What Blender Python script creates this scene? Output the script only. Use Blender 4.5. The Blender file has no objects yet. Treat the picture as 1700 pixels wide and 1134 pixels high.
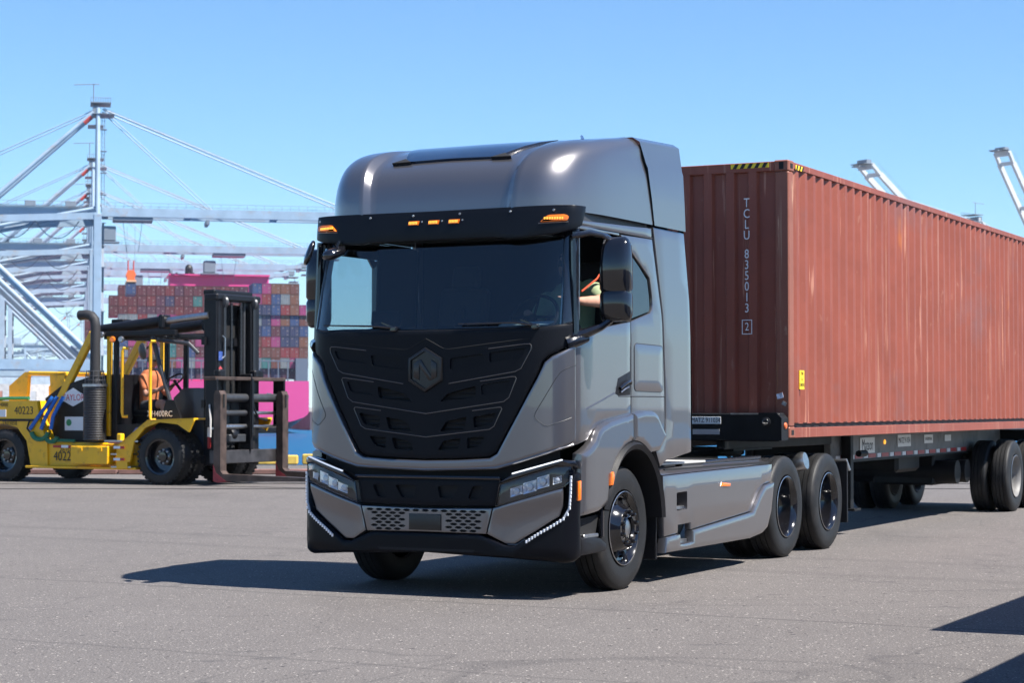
import bpy, bmesh, math, random
from mathutils import Vector, Matrix, Euler
from mathutils.geometry import delaunay_2d_cdt
random.seed(11)
D = bpy.data; SC = bpy.context.scene; COL = SC.collection
R = math.radians
TH = R(27.0)                       # heading of the truck against the view direction
ST, CT = math.sin(TH), math.cos(TH)

# ------------------------------------------------------------ camera, sky, sun, exposure
cam_d = D.cameras.new('camera'); cam = D.objects.new('camera', cam_d); COL.objects.link(cam)
cam_d.sensor_width = 36.0; cam_d.lens = 3350.0 / 1700.0 * 36.0
cam_d.clip_start = 0.2; cam_d.clip_end = 20000
cam.location = (0, 0, 1.55)
cam.rotation_euler = (R(90) + math.atan(108.0 / 3350.0), 0, 0)
cam_d.dof.use_dof = True; cam_d.dof.focus_distance = 17.2; cam_d.dof.aperture_fstop = 5.6
SC.camera = cam

SUN_EL = R(56.5)
SUN_DIR = Vector((CT * math.cos(SUN_EL), -ST * math.cos(SUN_EL), math.sin(SUN_EL)))
w = D.worlds.new('World'); SC.world = w; w.use_nodes = True
nt = w.node_tree; nt.nodes.clear()
wo = nt.nodes.new('ShaderNodeOutputWorld'); bg = nt.nodes.new('ShaderNodeBackground'); sky = nt.nodes.new('ShaderNodeTexSky')
sky.sky_type = 'NISHITA'; sky.sun_disc = False
sky.sun_elevation = SUN_EL; sky.sun_rotation = math.atan2(SUN_DIR.x, SUN_DIR.y)
sky.altitude = 0; sky.air_density = 1.0; sky.dust_density = 0.0; sky.ozone_density = 2.0
wb = nt.nodes.new('ShaderNodeMix'); wb.data_type = 'RGBA'; wb.blend_type = 'MULTIPLY'; wb.inputs[0].default_value = 1.0; wb.inputs[7].default_value = (0.69, 0.97, 1.25, 1)   # cool white balance over the whole sky
nt.links.new(sky.outputs[0], wb.inputs[6]); nt.links.new(wb.outputs[2], bg.inputs[0]); nt.links.new(bg.outputs[0], wo.inputs[0])
bg.inputs[1].default_value = 0.062
sun_d = D.lights.new('sun', 'SUN'); sun_d.energy = 5.0; sun_d.angle = R(0.53); sun_d.color = (1.0, 0.955, 0.88)
sun = D.objects.new('sun', sun_d); COL.objects.link(sun)
sun.rotation_euler = SUN_DIR.to_track_quat('Z', 'Y').to_euler(); sun.location = (20, -10, 40)
vs = SC.view_settings
vs.view_transform = 'Standard'; vs.look = 'None'; vs.gamma = 1.0; vs.use_curve_mapping = False; vs.exposure = 1.22

# ------------------------------------------------------------ materials
MATS = {}
def ramp(nt, stops):
    r = nt.nodes.new('ShaderNodeValToRGB'); e = r.color_ramp.elements
    while len(e) > 1: e.remove(e[-1])
    e[0].position = stops[0][0]; e[0].color = (*stops[0][1], 1)
    for p, c in stops[1:]:
        k = e.new(p); k.color = (*c, 1)
    return r
def mat(name, col, rough=0.5, metal=0.0, coat=0.0, var=0.0, vscale=4.0, bump=0.0, bscale=60.0, spec=0.5, dirt=None, dscale=3.0, emis=None, stretch=None):
    if name in MATS: return MATS[name]
    m = D.materials.new(name); m.use_nodes = True; nt = m.node_tree
    b = nt.nodes['Principled BSDF']
    b.inputs['Base Color'].default_value = (*col, 1); b.inputs['Roughness'].default_value = rough
    b.inputs['Metallic'].default_value = metal; b.inputs['Coat Weight'].default_value = coat
    b.inputs['Coat Roughness'].default_value = 0.02; b.inputs['Coat IOR'].default_value = 1.6; b.inputs['Specular IOR Level'].default_value = spec
    tc = nt.nodes.new('ShaderNodeTexCoord'); src = tc.outputs['Object']
    if stretch:
        mp = nt.nodes.new('ShaderNodeMapping'); mp.inputs['Scale'].default_value = stretch
        nt.links.new(src, mp.inputs[0]); src = mp.outputs[0]
    last = None
    if var:
        n = nt.nodes.new('ShaderNodeTexNoise'); n.inputs['Scale'].default_value = vscale; n.inputs['Detail'].default_value = 6
        nt.links.new(src, n.inputs['Vector'])
        r = ramp(nt, [(0.3, tuple(c * (1 - var) for c in col)), (0.7, tuple(min(1, c * (1 + var)) for c in col))])
        nt.links.new(n.outputs[0], r.inputs[0]); last = r.outputs[0]
        rr = nt.nodes.new('ShaderNodeMapRange'); rr.inputs[3].default_value = max(0.02, rough - 0.08); rr.inputs[4].default_value = min(1, rough + 0.1)
        nt.links.new(n.outputs[0], rr.inputs[0]); nt.links.new(rr.outputs[0], b.inputs['Roughness'])
    if dirt:
        n2 = nt.nodes.new('ShaderNodeTexNoise'); n2.inputs['Scale'].default_value = dscale; n2.inputs['Detail'].default_value = 9; n2.inputs['Roughness'].default_value = 0.7
        nt.links.new(src, n2.inputs['Vector'])
        r2 = ramp(nt, [(0.55, (0, 0, 0)), (0.72, (1, 1, 1))]); nt.links.new(n2.outputs[0], r2.inputs[0])
        mx = nt.nodes.new('ShaderNodeMix'); mx.data_type = 'RGBA'
        mx.inputs[6].default_value = (*col, 1); mx.inputs[7].default_value = (*dirt, 1)
        if last: nt.links.new(last, mx.inputs[6])
        nt.links.new(r2.outputs[0], mx.inputs[0]); last = mx.outputs[2]
    if last: nt.links.new(last, b.inputs['Base Color'])
    if bump:
        n3 = nt.nodes.new('ShaderNodeTexNoise'); n3.inputs['Scale'].default_value = bscale; n3.inputs['Detail'].default_value = 4
        nt.links.new(src, n3.inputs['Vector'])
        bp = nt.nodes.new('ShaderNodeBump'); bp.inputs['Strength'].default_value = bump; bp.inputs['Distance'].default_value = 0.02
        nt.links.new(n3.outputs[0], bp.inputs['Height']); nt.links.new(bp.outputs[0], b.inputs['Normal'])
    if emis:
        b.inputs['Emission Color'].default_value = (*emis[0], 1); b.inputs['Emission Strength'].default_value = emis[1]
    MATS[name] = m; return m
def glass(name, tint, refl=0.05, gmax=0.9):
    if name in MATS: return MATS[name]
    m = D.materials.new(name); m.use_nodes = True; nt = m.node_tree; nt.nodes.clear()
    o = nt.nodes.new('ShaderNodeOutputMaterial'); mx = nt.nodes.new('ShaderNodeMixShader')
    t = nt.nodes.new('ShaderNodeBsdfTransparent'); t.inputs[0].default_value = (*tint, 1)
    g = nt.nodes.new('ShaderNodeBsdfGlossy'); g.inputs['Roughness'].default_value = 0.01; g.inputs[0].default_value = (1, 1, 1, 1)
    lw = nt.nodes.new('ShaderNodeLayerWeight'); lw.inputs[0].default_value = 0.5
    p = nt.nodes.new('ShaderNodeMath'); p.operation = 'POWER'; p.inputs[1].default_value = 4.0
    mr = nt.nodes.new('ShaderNodeMapRange'); mr.inputs[3].default_value = refl; mr.inputs[4].default_value = gmax
    nt.links.new(lw.outputs['Facing'], p.inputs[0]); nt.links.new(p.outputs[0], mr.inputs[0]); nt.links.new(mr.outputs[0], mx.inputs[0])
    nt.links.new(t.outputs[0], mx.inputs[1]); nt.links.new(g.outputs[0], mx.inputs[2]); nt.links.new(mx.outputs[0], o.inputs[0])
    MATS[name] = m; return m

# ------------------------------------------------------------ mesh helpers
def vperp(d):
    d = Vector(d).normalized(); a = Vector((0, 0, 1)) if abs(d.z) < 0.9 else Vector((1, 0, 0))
    x = a.cross(d).normalized(); return x, d.cross(x).normalized()
class MB:
    def __init__(s): s.v = []; s.f = []; s.m = []
    def add(s, vs, fs, mi=0):
        o = len(s.v); s.v += [tuple(p) for p in vs]
        for f in fs: s.f.append([i + o for i in f]); s.m.append(mi)
        return s
    def box(s, c, sz, rot=None, bev=0.0, mi=0):
        hx, hy, hz = [k / 2 for k in sz]; b = min(bev, hx * .49, hy * .49, hz * .49)
        M = Euler(rot).to_matrix() if rot is not None and not isinstance(rot, Matrix) else rot
        C = Vector(c); pts = []
        tr = (lambda p: C + (M @ Vector(p) if M else Vector(p)))
        if b <= 0:
            pts = [tr((x, y, z)) for x in (-hx, hx) for y in (-hy, hy) for z in (-hz, hz)]
            return s.add(pts, [(0, 1, 3, 2), (4, 6, 7, 5), (0, 4, 5, 1), (2, 3, 7, 6), (0, 2, 6, 4), (1, 5, 7, 3)], mi)
        idx = {}
        for sx in (-1, 1):
            for sy in (-1, 1):
                for sz_ in (-1, 1):
                    for a in range(3):
                        q = [sx * (hx - (b if a != 0 else 0)), sy * (hy - (b if a != 1 else 0)), sz_ * (hz - (b if a != 2 else 0))]
                        idx[(sx, sy, sz_, a)] = len(pts); pts.append(tr(q))
        F = []
        for sg in (-1, 1):
            F.append([idx[(sg, y, z, 0)] for y, z in ((-1, -1), (1, -1), (1, 1), (-1, 1))])
            F.append([idx[(x, sg, z, 1)] for x, z in ((-1, -1), (1, -1), (1, 1), (-1, 1))])
            F.append([idx[(x, y, sg, 2)] for x, y in ((-1, -1), (1, -1), (1, 1), (-1, 1))])
        for p in (-1, 1):
            for q in (-1, 1):
                F.append([idx[(p, q, -1, 0)], idx[(p, q, 1, 0)], idx[(p, q, 1, 1)], idx[(p, q, -1, 1)]])
                F.append([idx[(p, -1, q, 0)], idx[(p, 1, q, 0)], idx[(p, 1, q, 2)], idx[(p, -1, q, 2)]])
                F.append([idx[(-1, p, q, 1)], idx[(1, p, q, 1)], idx[(1, p, q, 2)], idx[(-1, p, q, 2)]])
                for r in (-1, 1): F.append([idx[(p, q, r, 0)], idx[(p, q, r, 1)], idx[(p, q, r, 2)]])
        return s.add(pts, F, mi)
    def beam(s, a, b, wd, ht, bev=0.0, mi=0, up=(0, 0, 1)):
        a = Vector(a); b = Vector(b); d = (b - a); L = d.length; d.normalize()
        u = Vector(up)
        if abs(d.dot(u)) > 0.99: u = Vector((0, 1, 0))
        y = u.cross(d).normalized(); z = d.cross(y)
        M = Matrix((d, y, z)).transposed()
        return s.box((a + b) / 2, (L, wd, ht), M, bev, mi)
    def tube(s, path, r, n=8, mi=0, cap=True, closed=False):
        P = [Vector(p) for p in path]; k = len(P); rings = []
        rr = r if isinstance(r, (list, tuple)) else [r] * k
        px = None
        for i, p in enumerate(P):
            if closed: d = P[(i + 1) % k] - P[i - 1]
            else: d = P[min(i + 1, k - 1)] - P[max(i - 1, 0)]
            d.normalize()
            if px is None: x, y = vperp(d)
            else:
                x = (px - d * px.dot(d)); x = x.normalized() if x.length > 1e-6 else vperp(d)[0]; y = d.cross(x)
            px = x
            rings.append([p + (x * math.cos(2 * math.pi * j / n) + y * math.sin(2 * math.pi * j / n)) * rr[i] for j in range(n)])
        vs = [q for g in rings for q in g]; F = []
        for i in range(k if closed else k - 1):
            i2 = (i + 1) % k
            for j in range(n): F.append((i * n + j, i * n + (j + 1) % n, i2 * n + (j + 1) % n, i2 * n + j))
        if cap and not closed: F.append(list(range(n))[::-1]); F.append([(k - 1) * n + j for j in range(n)])
        return s.add(vs, F, mi)
    def lathe(s, prof, c, ax, n=32, mi=0, capa=True, capb=True):
        # prof: list of (radius, distance along axis)
        C = Vector(c); d = Vector(ax).normalized(); x, y = vperp(d); vs = []; F = []; k = len(prof)
        for r_, t in prof:
            for j in range(n):
                a = 2 * math.pi * j / n; vs.append(C + d * t + (x * math.cos(a) + y * math.sin(a)) * r_)
        for i in range(k - 1):
            for j in range(n): F.append((i * n + j, i * n + (j + 1) % n, (i + 1) * n + (j + 1) % n, (i + 1) * n + j))
        if capa and prof[0][0] > 1e-5: F.append(list(range(n)))
        if capb and prof[-1][0] > 1e-5: F.append([(k - 1) * n + j for j in range(n)])
        return s.add(vs, F, mi)
    def prism(s, poly, fn, t0, t1, mi=0):
        # poly in 2D, fn(a,b,t)->xyz
        n = len(poly); vs = [fn(a, b, t0) for a, b in poly] + [fn(a, b, t1) for a, b in poly]
        F = [list(range(n))[::-1], list(range(n, 2 * n))] + [(i, (i + 1) % n, n + (i + 1) % n, n + i) for i in range(n)]
        return s.add(vs, F, mi)
    def build(s, name, mats, parent=None, smooth=None, tf=None, weld=True, label=None, kind=None):
        me = D.meshes.new(name)
        v = [tf(p) for p in s.v] if tf else s.v
        me.from_pydata(v, [], s.f)
        if not isinstance(mats, (list, tuple)): mats = [mats]
        for m in mats: me.materials.append(m)
        me.polygons.foreach_set('material_index', s.m)
        bm = bmesh.new(); bm.from_mesh(me)
        if weld: bmesh.ops.remove_doubles(bm, verts=bm.verts, dist=1e-5)
        bmesh.ops.recalc_face_normals(bm, faces=bm.faces)
        bm.to_mesh(me); bm.free()
        if smooth is not None:
            me.polygons.foreach_set('use_smooth', [True] * len(me.polygons)); me.set_sharp_from_angle(angle=R(smooth))
        me.update()
        o = D.objects.new(name, me); COL.objects.link(o)
        if parent: o.parent = parent
        if label: o['label'] = label
        if kind: o['kind'] = kind
        return o
def thing(name, label, cat, loc=(0, 0, 0), rz=0.0, group=None):
    o = D.objects.new(name, None); COL.objects.link(o); o.empty_display_size = 0.2
    o.location = loc; o.rotation_euler = (0, 0, rz); o['label'] = label; o['category'] = cat
    if group: o['group'] = group
    return o
def tag(o, label, cat, group=None):
    o['label'] = label; o['category'] = cat
    if group: o['group'] = group
    return o
def text_part(name, body, size, m, parent, M, extrude=0.001, align='CENTER', sx=1.0, spacing=1.0, label=None):
    cu = D.curves.new(name, 'FONT'); cu.body = body; cu.size = size; cu.align_x = align; cu.align_y = 'CENTER'; cu.extrude = extrude
    cu.space_character = spacing; cu.resolution_u = 3
    to = D.objects.new(name + '_curve', cu); COL.objects.link(to)
    dg = bpy.context.evaluated_depsgraph_get(); dg.update()
    me = D.meshes.new_from_object(to.evaluated_get(dg)); D.objects.remove(to); D.curves.remove(cu)
    me.name = name; me.materials.clear(); me.materials.append(m)
    me.transform(M @ Matrix.Diagonal((sx, 1, 1, 1)))
    o = D.objects.new(name, me); COL.objects.link(o); o.parent = parent
    if label: o['label'] = label
    return o
def frame_mat(origin, xdir, ydir):
    x = Vector(xdir).normalized(); y = Vector(ydir).normalized(); z = x.cross(y)
    M = Matrix((x, y, z)).transposed().to_4x4(); M.translation = Vector(origin); return M
def inside(p, poly):
    x, y = p; c = False; j = len(poly) - 1
    for i in range(len(poly)):
        xi, yi = poly[i]; xj, yj = poly[j]
        if (yi > y) != (yj > y) and x < (xj - xi) * (y - yi) / (yj - yi) + xi: c = not c
        j = i
    return c
def segd(p, a, b):
    ax, ay = a; bx, by = b; dx, dy = bx - ax, by - ay; L = dx * dx + dy * dy
    t = 0 if L == 0 else max(0, min(1, ((p[0] - ax) * dx + (p[1] - ay) * dy) / L))
    return math.hypot(p[0] - ax - t * dx, p[1] - ay - t * dy)
def densify(poly, res):
    out = []
    for i, a in enumerate(poly):
        b = poly[(i + 1) % len(poly)]; n = max(1, int(math.hypot(b[0] - a[0], b[1] - a[1]) / res + 0.5))
        out += [(a[0] + (b[0] - a[0]) * k / n, a[1] + (b[1] - a[1]) * k / n) for k in range(n)]
    return out
def area2(poly): return sum(poly[i - 1][0] * poly[i][1] - poly[i][0] * poly[i - 1][1] for i in range(len(poly)))
def inset(poly, d):
    n = len(poly); sg = 1 if area2(poly) > 0 else -1; out = []
    for i in range(n):
        a, b, c = poly[i - 1], poly[i], poly[(i + 1) % n]
        e1 = (b[0] - a[0], b[1] - a[1]); e2 = (c[0] - b[0], c[1] - b[1])
        l1 = math.hypot(*e1) or 1; l2 = math.hypot(*e2) or 1
        n1 = (-e1[1] / l1 * sg, e1[0] / l1 * sg); n2 = (-e2[1] / l2 * sg, e2[0] / l2 * sg)
        bx, by = n1[0] + n2[0], n1[1] + n2[1]; k = bx * bx + by * by
        sc = min(2 / k if k > 1e-6 else 1, 2.0)
        out.append((b[0] + bx * sc * d, b[1] + by * sc * d))
    return out
def smooth_poly(poly, rad, n=4):
    # round the corners of a polygon
    out = []; k = len(poly)
    for i in range(k):
        a, b, c = Vector(poly[i - 1]), Vector(poly[i]), Vector(poly[(i + 1) % k])
        r = rad[i] if isinstance(rad, (list, tuple)) else rad
        l = min(r, (a - b).length * .45, (c - b).length * .45)
        if l < 1e-4: out.append(tuple(b)); continue
        p = b + (a - b).normalized() * l; q = b + (c - b).normalized() * l
        for j in range(n + 1):
            t = j / n; out.append(tuple(p * (1 - t) ** 2 + b * 2 * t * (1 - t) + q * t * t))
    return out
def panel(mb, poly, surf, out, inn, bev=0.008, res=0.09, holes=(), hole_in=None, mi=0, dense=None):
    dense = dense or res
    P = densify(poly, dense); Q = inset(P, bev) if bev else P
    H = [densify(h, dense) for h in holes]
    pts = list(Q); ed = [(i, (i + 1) % len(Q)) for i in range(len(Q))]; fc = [list(range(len(Q)))]
    for h in H:
        o = len(pts); pts += h; ed += [(o + i, o + (i + 1) % len(h)) for i in range(len(h))]; fc.append([o + i for i in range(len(h))])
    if bev >= .012:          # support ring just inside the rounded edge keeps the shading even
        pts += [p for p in inset(Q, res * .28) if inside(p, Q) and min(segd(p, Q[i - 1], Q[i]) for i in range(len(Q))) > res * .2 and not any(inside(p, k) for k in H)]
    xs = [p[0] for p in Q]; ys = [p[1] for p in Q]
    gx = min(xs) + res / 2
    loops = [Q] + H
    while gx < max(xs):
        gy = min(ys) + res / 2
        while gy < max(ys):
            g = (gx, gy)
            if inside(g, Q) and not any(inside(g, h) for h in H):
                if all(segd(g, lp[i - 1], lp[i]) > res * (0.55 if bev >= .012 else 0.35) for lp in loops for i in range(len(lp))): pts.append(g)
            gy += res
        gx += res
    r = delaunay_2d_cdt([Vector(p) for p in pts], ed, fc, 2, 1e-6)
    mb.add([surf(p[0], p[1], out) for p in r[0]], [list(f) for f in r[2]], mi)
    n = len(Q)
    levels = [(Q, out)]
    if bev:
        M2 = inset(P, bev * 0.3); levels += [(M2, out - bev * 0.3), (P, out - bev)]
    levels.append((P, inn))
    for (A, oa), (B, ob) in zip(levels, levels[1:]):
        vs = [surf(p[0], p[1], oa) for p in A] + [surf(p[0], p[1], ob) for p in B]
        mb.add(vs, [(i, (i + 1) % n, n + (i + 1) % n, n + i) for i in range(n)], mi)
    if hole_in is not None:
        for h in H:
            k = len(h); vs = [surf(p[0], p[1], out) for p in h] + [surf(p[0], p[1], hole_in) for p in h]
            mb.add(vs, [(i, (i + 1) % k, k + (i + 1) % k, k + i) for i in range(k)], mi)
    return mb
def interp(xs, ys, x):
    if x <= xs[0]: return ys[0]
    for i in range(1, len(xs)):
        if x <= xs[i]:
            t = (x - xs[i - 1]) / (xs[i] - xs[i - 1]); return ys[i - 1] * (1 - t) + ys[i] * t
    return ys[-1]
def catmull(pts, n=12):
    P = [Vector(p) for p in pts]; P = [Vector((P[1][0], -P[1][1]))] + P + [P[-1] * 2 - P[-2]]; out = []
    for i in range(1, len(P) - 2):
        a, b, c, d = P[i - 1:i + 3]
        for k in range(n):
            t = k / n; out.append(.5 * ((2 * b) + (c - a) * t + (2 * a - 5 * b + 4 * c - d) * t * t + (3 * b - a - 3 * c + d) * t ** 3))
    out.append(P[-2]); return out
def sstep(a, b, x):
    t = max(0, min(1, (x - a) / (b - a))); return t * t * (3 - 2 * t)
def body_mesh(segs, voxel=0.014, smooth_it=3):
    # one continuous figure: tapered limbs fused by a voxel remesh; segs = (a, b, ra, rb)
    mb = MB()
    for a, b, ra, rb in segs:
        a = Vector(a); b = Vector(b); d = (b - a).normalized(); n = 12
        path = [a - d * ra * .95, a - d * ra * .7, a - d * ra * .3, a, b, b + d * rb * .3, b + d * rb * .7, b + d * rb * .95]
        rad = [ra * .25, ra * .7, ra * .95, ra, rb, rb * .95, rb * .7, rb * .25]
        mb.tube(path, rad, n)
    me = D.meshes.new('tmp'); me.from_pydata(mb.v, [], mb.f); o = D.objects.new('tmp', me); COL.objects.link(o)
    m = o.modifiers.new('r', 'REMESH'); m.mode = 'VOXEL'; m.voxel_size = voxel
    m2 = o.modifiers.new('s', 'SMOOTH'); m2.iterations = smooth_it; m2.factor = 0.5
    dg = bpy.context.evaluated_depsgraph_get(); dg.update()
    r = D.meshes.new_from_object(o.evaluated_get(dg)); D.objects.remove(o); D.meshes.remove(me)
    r.polygons.foreach_set('use_smooth', [True] * len(r.polygons)); return r
def link_mesh(name, me, m, parent=None):
    me.name = name; me.materials.clear(); me.materials.append(m); o = D.objects.new(name, me); COL.objects.link(o)
    if parent: o.parent = parent
    return o
# ------------------------------------------------------------ shared materials
PAINT = mat('grey_metallic_paint', (0.150, 0.144, 0.152), rough=0.30, metal=0.74, coat=1.0)
SATIN = mat('black_satin_panel', (0.008, 0.009, 0.012), rough=0.4, spec=0.10)
GLOSSB = mat('black_gloss_plastic', (0.006, 0.006, 0.008), rough=0.13, coat=0.5)
PLAST = mat('black_moulded_plastic', (0.007, 0.007, 0.009), rough=0.5, spec=.3, bump=0.08, bscale=300)
DARK = mat('dark_chassis_black', (0.008, 0.008, 0.009), rough=0.65, var=0.5, vscale=8)
VOIDM = mat('grille_mesh_black', (0.004, 0.004, 0.005), rough=0.8)
RUBBER = mat('tyre_rubber', (0.011, 0.011, 0.012), rough=0.55, spec=.35, var=0.35, vscale=5, bump=0.15, bscale=90, dirt=(0.026, 0.024, 0.023), dscale=2.5)
CHROME = mat('bright_chrome', (0.75, 0.76, 0.78), rough=0.12, metal=1.0)
STEEL = mat('brushed_steel', (0.42, 0.42, 0.43), rough=0.35, metal=1.0, var=0.15, vscale=20)
ACCENT = mat('satin_bronze_trim', (0.18, 0.165, 0.15), rough=0.35, metal=0.9)
AMBER = mat('amber_lens', (0.75, 0.16, 0.005), rough=0.2, coat=0.6)
AMBERL = mat('amber_led', (0.9, 0.4, 0.05), rough=0.3, emis=((1.0, 0.42, 0.05), .6))
WSGLASS = glass('windshield_glass', (0.42, 0.52, 0.57), 0.06, 0.8)
CLEAR = glass('clear_window_glass', (0.85, 0.92, 0.93), 0.04, 0.7)
QGLASS = glass('privacy_glass', (0.02, 0.03, 0.04), 0.10, 0.85)
LENS = glass('lamp_lens', (0.9, 0.92, 0.94), 0.05, 0.6)
INTER = mat('cab_interior_dark', (0.007, 0.008, 0.010), rough=0.8, spec=.2)
SEATM = mat('seat_cloth', (0.03, 0.03, 0.034), rough=0.9)
WHITEP = mat('white_plate', (0.72, 0.72, 0.70), rough=0.45, var=0.06, vscale=6)
LEDM = mat('led_strip_clear', (0.55, 0.58, 0.64), rough=0.25, emis=((.9, .95, 1), .06))
ROOFGL = mat('roof_glass_blue', (0.006, 0.012, 0.03), rough=0.04, coat=0.6)

TRUCK_O = (-0.133, 17.654, 0.0)
TRUCK_RZ = math.atan2(-CT, -ST)      # local x = forward
tf = lambda p: (-p[0], p[1], p[2])   # modelling frame: tx rearwards from the front axle, ty to the truck's left
truck = thing('semi_truck', 'grey cab-over semi truck with black grille and sun visor pulling the brown container', 'truck', TRUCK_O, TRUCK_RZ)
def P(mb, name, m, smooth=35, parent=None, label=None, kind=None): return mb.build(name, m, parent or truck, smooth, tf, label=label, kind=kind)

def make_plan(pl):
    pc = catmull(pl); L = [0.0]
    for i in range(1, len(pc)): L.append(L[-1] + (pc[i] - pc[i - 1]).length)
    def plan(u):
        a = abs(u); sg = 1 if u >= 0 else -1
        for i in range(1, len(L)):
            if a <= L[i] or i == len(L) - 1:
                t = (a - L[i - 1]) / (L[i] - L[i - 1]); p = pc[i - 1].lerp(pc[i], t); d = (pc[i] - pc[i - 1]).normalized(); break
        # averaged normal for smoothness
        j = min(max(i, 2), len(pc) - 2); d2 = (pc[j + 1] - pc[j - 2]).normalized()
        d = (d + d2).normalized()
        return p.x, p.y * sg, -d.y, d.x * sg
    def U(tx):
        for i in range(1, len(pc)):
            if pc[i].x >= tx and pc[i - 1].x <= tx and pc[i].y > 0.9:
                return L[i - 1] + (L[i] - L[i - 1]) * (tx - pc[i - 1].x) / max(1e-9, pc[i].x - pc[i - 1].x)
        return L[-1]
    return plan, U
PLAN, UB = make_plan([(-1.262, 0), (-1.258, .4), (-1.245, .75), (-1.215, .98), (-1.16, 1.11), (-1.08, 1.19), (-.95, 1.235), (-.8, 1.248), (-.4, 1.25), (1.6, 1.25)])
BPLAN, UBB = make_plan([(-1.265, 0), (-1.263, .4), (-1.25, .75), (-1.21, .96), (-1.165, 1.12), (-1.12, 1.22), (-1.05, 1.258), (-.9, 1.262), (-.4, 1.262)])
def body(u, z, off):
    x, y, nx, ny = PLAN(u); return (x + nx * off, y + ny * off, z)
def bump_s(u, z, off):
    x, y, nx, ny = BPLAN(u); return (x + nx * off, y + ny * off, z)
def glas(u, z, off):      # raked windshield surface
    x, y, nx, ny = PLAN(u); k = (z - 2.2) / 0.8
    return (x + nx * off + (0.03 + 0.2 * k) * abs(nx) ** .5 * (1 if abs(nx) > .3 else abs(nx) / .3), y + ny * off - ny * 0.03 * k - ny * .01, z)
def side_s(sg):
    def f(tx, z, off):
        k = max(0, (z - 2.25)) * 0.035
        if tx < -0.82:
            x, y, nx, ny = PLAN(UB(tx)); return (x + nx * off, sg * (y + ny * off - k), z)
        return (tx, sg * (1.249 + off - k), z)
    return f
mir = lambda poly: [(-a, b) for a, b in reversed(poly)]

# ---- front: black grille panel with its slots
edge = [(1.32, 2.048), (1.182, 1.992), (1.108, 1.959), (1.05, 1.911), (.987, 1.776), (.835, 1.502), (.651, 1.177), (.582, 1.138), (.297, 1.121)]
top = [(0, 2.177), (.516, 2.176), (1.036, 2.187), (1.207, 2.212), (1.316, 2.222)]
gp = [(-a, b) for a, b in reversed(top[1:])] + top + [(a - .008, b + .004) for a, b in edge] + [(0, 1.118)] + [(-a + .008, b + .004) for a, b in reversed(edge)]
slots = {'1a': [(.225, 1.942), (.531, 1.978), (.516, 1.893), (.225, 1.848)], '1b': [(.58, 1.985), (.905, 2.02), (.866, 1.946), (.586, 1.905)],
         '2a': [(.13, 1.588), (.20, 1.655), (.462, 1.718), (.451, 1.622)], '2b': [(.505, 1.726), (.77, 1.762), (.731, 1.672), (.511, 1.642)],
         '3a': [(.13, 1.345), (.19, 1.43), (.38, 1.466), (.352, 1.362)], '3b': [(.434, 1.466), (.648, 1.50), (.597, 1.405), (.445, 1.375)],
         '4a': [(.11, 1.19), (.16, 1.268), (.325, 1.295), (.297, 1.2)], '4b': [(.38, 1.297), (.544, 1.307), (.489, 1.228), (.38, 1.205)]}
hs = []
for s_ in slots.values():
    q = smooth_poly(s_, .018, 2); hs += [q, mir(q)]
P(panel(MB(), gp, body, 0.0, -0.05, 0.018, 0.085, hs, -0.045), 'grille_panel', SATIN)
for k_, s_ in slots.items():
    for q in (s_, mir(s_)):
        g = [(a, b) for a, b in inset(q, -.02)]
        dep = -.018 if k_ in ('1a', '1b', '2b') else -.045
        b = MB(); panel(b, g, body, dep, dep - .01, 0, .12)
        if dep < -.03:
            zs = [p[1] for p in q]; us = [p[0] for p in q]
            for i in range(3):
                z = min(zs) + (max(zs) - min(zs)) * (i + .8) / 3.6; c = (min(us) + max(us)) / 2; wd = (max(us) - min(us)) * .42
                pts = [Vector(body(c + wd * t, z, -.036)) for t in (-1, 0, 1)]; b.tube(pts, .005, 5)
        P(b, 'grille_insert', SATIN if dep > -.03 else VOIDM)
for pl in ([(.575, 2.017), (.886, 2.051), (.935, 2.052), (.948, 2.04), (.945, 2.006), (.86, 1.855), (.809, 1.83), (.214, 1.737)],
           [(.5, 1.754), (.783, 1.79), (.812, 1.789), (.821, 1.775), (.756, 1.622), (.709, 1.589), (0, 1.491)],
           [(.429, 1.516), (.666, 1.544), (.687, 1.543), (.694, 1.53), (.624, 1.39), (.582, 1.365), (0, 1.3)]):
    for sg in (1, -1):
        pts = []
        for a, c in zip(pl, pl[1:]):
            n = max(1, int(math.hypot(c[0] - a[0], c[1] - a[1]) / .06))
            pts += [body(sg * (a[0] + (c[0] - a[0]) * i / n), a[1] + (c[1] - a[1]) * i / n, .001) for i in range(n)]
        pts.append(body(sg * pl[-1][0], pl[-1][1], .001))
        P(MB().tube(pts, .0034, 6), 'accent_trim', ACCENT)
for sg in (1, -1):
    pl = [(0, 2.107), (.157, 2.026), (.214, 2.017), (.937, 2.096), (1.001, 2.16)]; pts = []
    for a, c in zip(pl, pl[1:]):
        n = max(1, int(math.hypot(c[0] - a[0], c[1] - a[1]) / .08))
        pts += [body(sg * (a[0] + (c[0] - a[0]) * i / n), a[1] + (c[1] - a[1]) * i / n, .0) for i in range(n)]
    P(MB().tube(pts, .004, 5), 'panel_seam', VOIDM)
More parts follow.
